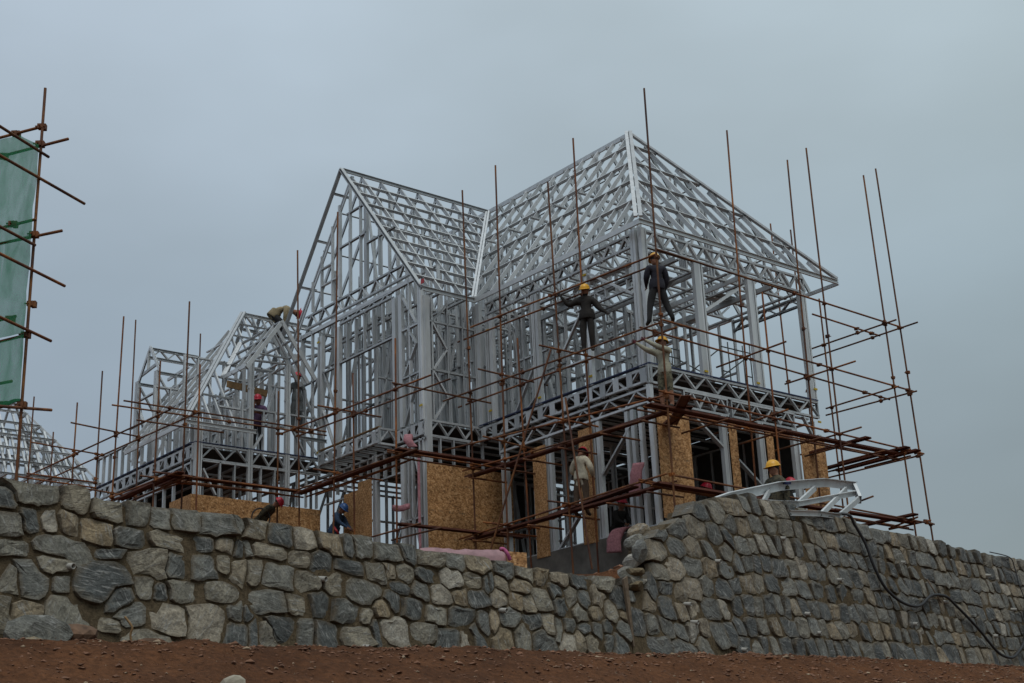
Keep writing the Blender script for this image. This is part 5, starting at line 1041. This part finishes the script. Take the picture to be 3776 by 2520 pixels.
def helmet(mat, root, M):
    vs = []; fs = []; n_ = 20; rings = 6
    for r in range(rings):
        a = r / rings * math.pi / 2; 
        for k in range(n_):
            t = k * math.tau / n_; q = 1 + (.03 if r == 0 else 0); ridge = 1 + .04 * (abs(math.cos(t)) < .16) * (r > 1)
            vs.append((.118 * math.cos(a) * math.cos(t) * q, .142 * math.cos(a) * math.sin(t) * q, .002 + .125 * math.sin(a) * ridge))
    vs.append((0, 0, .13)); top = len(vs) - 1
    for r in range(rings - 1):
        for k in range(n_): fs.append((r * n_ + k, r * n_ + (k + 1) % n_, (r + 1) * n_ + (k + 1) % n_, (r + 1) * n_ + k))
    for k in range(n_): fs.append(((rings - 1) * n_ + k, (rings - 1) * n_ + (k + 1) % n_, top))
    b = len(vs)       # brim, longer in front (-y)
    for ring in range(3):
        for k in range(n_):
            t = k * math.tau / n_; f = .014 + .045 * max(0, -math.sin(t)) ** 2; rr = (0, f, f * .9)[ring]
            vs.append(((.119 + rr) * math.cos(t), (.143 + rr) * math.sin(t), (.004, -.010, -.018)[ring]))
    for ring in range(2):
        for k in range(n_): fs.append((b + ring * n_ + k, b + (ring + 1) * n_ + k, b + (ring + 1) * n_ + (k + 1) % n_, b + ring * n_ + (k + 1) % n_))
    return put('helmet', mesh('helmet', vs, fs, mat, True), M, root)
def person(loc, rz, label, helm, top, legs, pose=None, sleeve=None, glove=None, knee_bare=False, shoe=None, scale=1., bend=0., head=(0, 0), hair=True, sit=None, bulk=1.0):
    """local frame: faces -y, feet at z = 0; pose overrides joints; bend tips the upper body forward about the hips (degrees)"""
    J = dict(pel=(0, 0, .95), sp1=(0, .0, 1.08), sp2=(0, .005, 1.25), chest=(0, .01, 1.38), neck=(0, 0, 1.47), head1=(0, -.012, 1.53), head2=(0, -.012, 1.63), head3=(0, -.005, 1.70),
             shL=(.175, .01, 1.40), elL=(.235, .02, 1.12), wrL=(.25, -.03, .88), shR=(-.175, .01, 1.40), elR=(-.235, .02, 1.12), wrR=(-.25, -.03, .88),
             hiL=(.09, 0, .91), knL=(.11, -.02, .50), anL=(.12, .02, .09), toL=(.13, -.15, .035), hiR=(-.09, 0, .91), knR=(-.11, -.02, .50), anR=(-.12, .02, .09), toR=(-.13, -.15, .035))
    J = {k: Vector(v) for k, v in J.items()}
    upper = ('sp1', 'sp2', 'chest', 'neck', 'head1', 'head2', 'head3', 'shL', 'elL', 'wrL', 'shR', 'elR', 'wrR')
    if bend:
        Rb = Matrix.Rotation(math.radians(bend), 3, 'X')
        for k in upper: J[k] = J['pel'] + Rb @ (J[k] - J['pel'])
    for k, v in (pose or {}).items(): J[k] = Vector(v)
    hd = Matrix.Rotation(math.radians(head[0]), 3, 'X') @ Matrix.Rotation(math.radians(head[1]), 3, 'Z')
    for k in ('head1', 'head2', 'head3'): J[k] = J['neck'] + hd @ (J[k] - J['neck'])
    Rr = dict(pel=.145, sp1=.138, sp2=.14, chest=.135, neck=.058, head1=.082, head2=.098, head3=.075, shL=.072, elL=.050, wrL=.034, hiL=.100, knL=.068, anL=.046, toL=.035)
    E = [('pel', 'sp1', 'T'), ('sp1', 'sp2', 'T'), ('sp2', 'chest', 'T'), ('chest', 'neck', 'S'), ('neck', 'head1', 'S'), ('head1', 'head2', 'S'), ('head2', 'head3', 'S')]
    for s_ in 'LR': E += [('chest', 'sh' + s_, 'T'), ('sh' + s_, 'el' + s_, 'A'), ('el' + s_, 'wr' + s_, 'F'), ('pel', 'hi' + s_, 'P'), ('hi' + s_, 'kn' + s_, 'P'), ('kn' + s_, 'an' + s_, 'C'), ('an' + s_, 'to' + s_, 'B')]
    names = list(J); idx = {n_: i for i, n_ in enumerate(names)}
    for k_ in Rr: Rr[k_] *= 1.22 if k_[:2] in ('el', 'wr', 'sh', 'hi', 'kn', 'an') else 1.12
    V = [J[n_] for n_ in names]; R = [Rr[n_ if n_[-1] != 'R' else n_[:-1] + 'L'] * (bulk if n_ in ('pel', 'sp1', 'sp2', 'chest', 'shL', 'shR', 'elL', 'elR') else 1) for n_ in names]; EE = [(idx[a], idx[b], t) for a, b, t in E]
    for s_, sx in (('L', 1), ('R', -1)):    # palm and five fingers
        w, e = J['wr' + s_], J['el' + s_]; d = (w - e).normalized(); side = d.cross(Vector((0, 1, .2))).normalized(); nn = d.cross(side)
        V.append(w + d * .065); R.append(.030); pi_ = len(V) - 1; EE.append((idx['wr' + s_], pi_, 'H'))
        for f, (off, ln) in enumerate(((-.030, .062), (-.010, .072), (.010, .068), (.029, .052))):
            V.append(w + d * .105 + side * off); R.append(.0095); a = len(V) - 1; EE.append((pi_, a, 'H'))
            V.append(V[a] + d * ln * .7 + nn * .02); R.append(.008); EE.append((a, a + 1, 'H'))
        V.append(w + d * .05 + side * -.045 + nn * .015); R.append(.011); a = len(V) - 1; EE.append((pi_, a, 'H')); V.append(V[a] + d * .045 + side * -.012 + nn * .01); R.append(.009); EE.append((a, a + 1, 'H'))
    me = bpy.data.meshes.new('body'); me.from_pydata([tuple(v) for v in V], [(a, b) for a, b, _ in EE], [])
    tmp = bpy.data.objects.new('body_tmp', me); COL.objects.link(tmp)
    sk = tmp.modifiers.new('Skin', 'SKIN'); sk.branch_smoothing = .6; sk.use_smooth_shade = True
    for i, sv in enumerate(me.skin_vertices[0].data):
        k = R[i]; flat = names[i] in ('pel', 'sp1', 'sp2', 'chest') if i < len(names) else False
        sv.radius = (k, k * .74) if flat else (k, k); sv.use_root = (i == idx['pel'])
    sub = tmp.modifiers.new('Sub', 'SUBSURF'); sub.levels = 1
    dg = bpy.context.evaluated_depsgraph_get(); dg.update(); bm_ = bpy.data.meshes.new_from_object(tmp.evaluated_get(dg))
    bpy.data.objects.remove(tmp)
    mats = {'T': top, 'S': SK, 'A': top, 'F': sleeve or top, 'P': legs, 'C': SK if knee_bare else legs, 'B': shoe or SHOE, 'H': glove or SK}
    order = list(dict.fromkeys(mats.values())); bm_.materials.clear()
    for m_ in order: bm_.materials.append(m_)
    segs = [(V[a], V[b], t, (R[a] + R[b]) / 2) for a, b, t in EE]
    cs = [tuple(p.center) for p in bm_.polygons]
    for p in bm_.polygons:
        c = p.center; best = 9; bt = 'T'
        for A, B, t, r_ in segs:
            ab = B - A; k = min(max((c - A).dot(ab) / max(ab.length_squared, 1e-9), 0), 1); d = (c - (A + ab * k)).length - r_ * .9
            if t == 'P' and d < .12 and (c - J['pel']).length < .22: d += .02
            if d < best: best = d; bt = t
        if bt == 'S' and (c - J['neck']).length > .06 and (c - J['chest']).length < .12: bt = 'T'
        p.material_index = order.index(mats[bt]); p.use_smooth = True
    M = Matrix.Translation(loc) @ Matrix.Rotation(rz, 4, 'Z') @ Matrix.Scale(scale, 4)
    root = empty('person', loc, rz, label, 'person')
    body_ = put('body', bm_, M, root)
    # head details: nose, ears, hair, helmet
    up = (J['head3'] - J['neck']).normalized(); fr = hd @ (Matrix.Rotation(math.radians(bend), 3, 'X') @ Vector((0, -1, 0))); fr = (fr - up * fr.dot(up)).normalized(); sd_ = fr.cross(up) * -1
    Hm = Matrix(((sd_.x, -fr.x, up.x, 0), (sd_.y, -fr.y, up.y, 0), (sd_.z, -fr.z, up.z, 0), (0, 0, 0, 1))); hc = J['head2']; Hm = Matrix.Translation(hc) @ Hm
    def el(name, c, r3, mat, n_=8):
        bm2 = bmesh.new(); bmesh.ops.create_uvsphere(bm2, u_segments=n_, v_segments=6, radius=1)
        for v in bm2.verts: v.co = Vector((v.co.x * r3[0], v.co.y * r3[1], v.co.z * r3[2]))
        m_ = bpy.data.meshes.new(name); bm2.to_mesh(m_); bm2.free(); m_.materials.append(mat); m_.polygons.foreach_set('use_smooth', [True] * len(m_.polygons))
        return put(name, m_, M @ Hm @ Matrix.Translation(c), body_)
    el('nose', (0, -.098, -.03), (.013, .02, .024), SK)
    for sx in (-1, 1): el('ear', (sx * .092, .0, -.03), (.012, .02, .032), SK); el('eye', (sx * .034, -.086, -.008), (.013, .008, .007), HAIR)
    el('mouth', (0, -.085, -.068), (.024, .008, .005), cloth_mouth)
    el('hair', (0, .022, .012), (.097, .092, .088), HAIR, 12)
    if helm: helmet(helm, root, M @ Hm @ Matrix.Translation((0, 0, .035)) @ Matrix.Rotation(math.radians(4), 4, 'X'))
    # jacket hem, a loose skirt of cloth at the hips
    n_ = 16; vs = []; fs = []; ax = (J['sp1'] - J['pel']).normalized()
    X = Vector((1, 0, 0)); Y = ax.cross(X).normalized()
    for r, (h, rx, ry) in enumerate(((.16, .135, .11), (.04, .15, .12), (-.07, .155, .13), (-.085, .145, .12))):
        for k in range(n_):
            t = k * math.tau / n_; w = 1 + .05 * math.sin(t * 5 + r) ; vs.append(J['pel'] + ax * h + X * rx * bulk * math.cos(t) * w + Y * ry * bulk * math.sin(t) * w)
    for r in range(3):
        for k in range(n_): fs.append((r * n_ + k, r * n_ + (k + 1) % n_, (r + 1) * n_ + (k + 1) % n_, (r + 1) * n_ + k))
    put('jacket_hem', mesh('jacket_hem', vs, fs, top, True), M, root)
    return root
cloth_mouth = cloth('lips', (.14, .05, .04))
# man on the scaffold, left arm up on the guard tube, other arm held out
p_ = person(H(1.25, -.76, .50), -.15, 'man in dark brown workwear and yellow helmet standing on scaffold tubes, arms spread', HY, DARK, DARK,
    dict(elR=(-.43, .02, 1.27), wrR=(-.58, -.06, 1.47), elL=(.31, .0, 1.14), wrL=(.50, -.16, .95), knL=(.10, -.06, .5), anL=(.10, .0, .09), toL=(.12, -.16, .04), anR=(-.11, .0, .09)), glove=GLOVE, scale=1.0, head=(14, -25), bulk=1.3)
# man at the corner seen from behind, legs apart
person(H(-1.15, -.72, .50), math.pi + .2, 'man in dark blue jacket and yellow helmet seen from behind at the scaffold corner', HY, NAVYC, BLACKP,
    dict(elL=(.23, -.05, 1.14), wrL=(.18, -.24, 1.05), elR=(-.25, -.02, 1.12), wrR=(-.22, -.16, .9), knR=(-.20, -.03, .50), anR=(-.30, .05, .17), toR=(-.33, -.1, .13), knL=(.20, .0, .48), anL=(.27, .06, .07), toL=(.3, -.08, .03)), scale=1.02, bulk=1.2, head=(10, 5))
# man below him on the planks reaching to the left
person(H(-1.2, -.75, -1.52), -.55, 'man in pale shirt, camouflage shorts and yellow helmet reaching for a scaffold tube', HY, PALE, CAMO,
    dict(elR=(-.32, -.18, 1.46), wrR=(-.50, -.30, 1.62), elL=(.05, -.26, 1.42), wrL=(-.20, -.42, 1.60)), glove=RGLOVE, knee_bare=True, head=(-12, -25), scale=.98, bulk=1.1)
# man in beige jacket, back to us, on the lower walkway
person(H(1.95, -.62, -3.36), math.pi - .5, 'man in beige jacket and red helmet standing on the lower walkway, back turned', HR, BEIGE, BRN,
    dict(elL=(.28, -.05, 1.14), wrL=(.20, -.26, 1.05), elR=(-.27, -.02, 1.12), wrR=(-.2, -.24, 1.0), knL=(.15, -.02, .5), anL=(.18, .03, .09), knR=(-.10, -.02, .5)), bulk=1.2, head=(28, 10), bend=9)
# man leaning in the dormer window
person(H(12.15, -3.72, 0), .1, 'man in purple shirt and red helmet leaning on the dormer sill, hand to face', HR, PURP, BLACKP,
    dict(elR=(-.17, -.20, 1.2), wrR=(-.10, -.22, 1.44), elL=(.25, -.12, 1.2), wrL=(.02, -.28, 1.18)), sleeve=SK, head=(10, -8), bend=6, bulk=1.1)
# man bent double on the ridge of the low block
person(H(14.35, -2.35, 4.42) + Vector((.36, 0, 0)), math.pi / 2 + .15, 'man in tan jacket and red helmet bent double on the low block ridge', HR, TAN, BLACKP,
    dict(pel=(0, .06, .66), hiL=(.1, .06, .62), hiR=(-.1, .06, .62), knL=(.16, -.22, .36), knR=(-.14, -.24, .34), anL=(.12, .04, .08), anR=(-.12, .04, .07), toL=(.12, -.12, .03), toR=(-.12, -.12, .03),
         sp1=(0, -.03, .78), sp2=(0, -.18, .86), chest=(0, -.34, .86), neck=(0, -.47, .80), head1=(0, -.55, .76), head2=(0, -.63, .72), head3=(0, -.69, .69), shL=(.17, -.33, .82), shR=(-.17, -.33, .82), elL=(.24, -.28, .60), wrL=(.18, -.22, .40), elR=(-.24, -.30, .60), wrR=(-.18, -.26, .38)), head=(0, 0), bulk=1.45, scale=1.1)
# camouflage man behind the spare truss
gz = 6.21 - 1.80
person(Vector((4.94, 26.19, gz)), -.9, 'man in dark camouflage and yellow helmet half hidden behind the spare roof truss', HY, DCAMO, DCAMO, dict(elR=(-.25, -.12, 1.12), wrR=(-.1, -.3, 1.1)), head=(5, -30), bulk=1.15)
person(H(-.9, 3.5, -2.56 - 1.75), .9, 'man in red helmet just showing above the spare truss, beside the camouflage man', HR, DARK, DARK, head=(25, 20), bulk=1.1)
person(H(1.2, 2.6, -2.33 - 1.77), 1.2, 'man in red helmet inside the ground floor beside the corner strand board', HR, DARK, BRN, bend=18, bulk=1.1)
person(H(10.35, -2.3, -1.62 - 1.72), 1.1, 'man in blue workwear and blue helmet bent forward beside the narrow strand board', HB, BLUE, BLUE, dict(elR=(-.22, -.3, 1.15), wrR=(-.12, -.5, 1.0), elL=(.22, -.3, 1.1), wrL=(.12, -.5, .95)), bend=24, head=(15, 0), bulk=1.2)
person(H(11.0, -3.55, -1.5 - 1.5) - Vector((.6, 0, 0)), 1.45, 'stooping man in red helmet in front of the left strand boards with a coiled hose', HR, DCAMO, DARK, bend=45, head=(10, 0), bulk=1.25)
for u_ in (10.75, 11.0): plank((u_, -5.1, -3.06), (u_, -2.7, -3.06), 2)
tube('putlog', (11.3, -3.1, -3.12), (10.2, -3.1, -3.12), 2); tube('putlog', (11.3, -5.0, -3.12), (10.2, -5.0, -3.12), 2)
person(H(12.3, -2.35, .95), .3, 'man in grey workwear and red helmet inside the house between the dormer and tall gable', HR, GREYC, GREYC, bulk=1.1)
person(H(2.9, 1.4, -3.85), .6, 'dark clothed man crouching inside the ground floor behind the narrow boards', HR, DARK, DARK, dict(pel=(0, .1, .5), hiL=(.1, .1, .46), hiR=(-.1, .1, .46), knL=(.15, -.25, .5), knR=(-.15, -.25, .48), anL=(.13, -.05, .08), anR=(-.13, -.05, .08), toL=(.13, -.2, .03), toR=(-.13, -.2, .03), sp1=(0, .02, .62), sp2=(0, -.06, .76), chest=(0, -.12, .9), neck=(0, -.17, 1.0), head1=(0, -.2, 1.07), head2=(0, -.22, 1.16), head3=(0, -.22, 1.23), shL=(.17, -.12, .92), shR=(-.17, -.12, .92), elL=(.2, -.25, .7), wrL=(.12, -.42, .6), elR=(-.2, -.25, .7), wrR=(-.12, -.42, .6)), bulk=1.1)
v, f = tubemesh(catmull([H(11.1, -4.15, -2.05) + EV * .28 * math.cos(a * .7) + EZ * .26 * math.sin(a * .7) for a in range(10)]), .02)
c = v[0].copy(); tag(put('coiled_hose', mesh('coiled_hose', [q - c for q in v], f, M_RUB, True), Matrix.Translation(c)), 'dark coiled hose carried by the stooping red-helmet man', 'hose')
# hose end on the beige man's belt and a red tool in the blue man's hands
tag(put('red_tool', section('red_tool', 'pipe', .03, 0, M_TAPE), beamM(H(9.95, -2.55, -2.35), H(9.75, -2.5, -2.6), EV)), 'red power tool held by the man in blue workwear', 'tool')
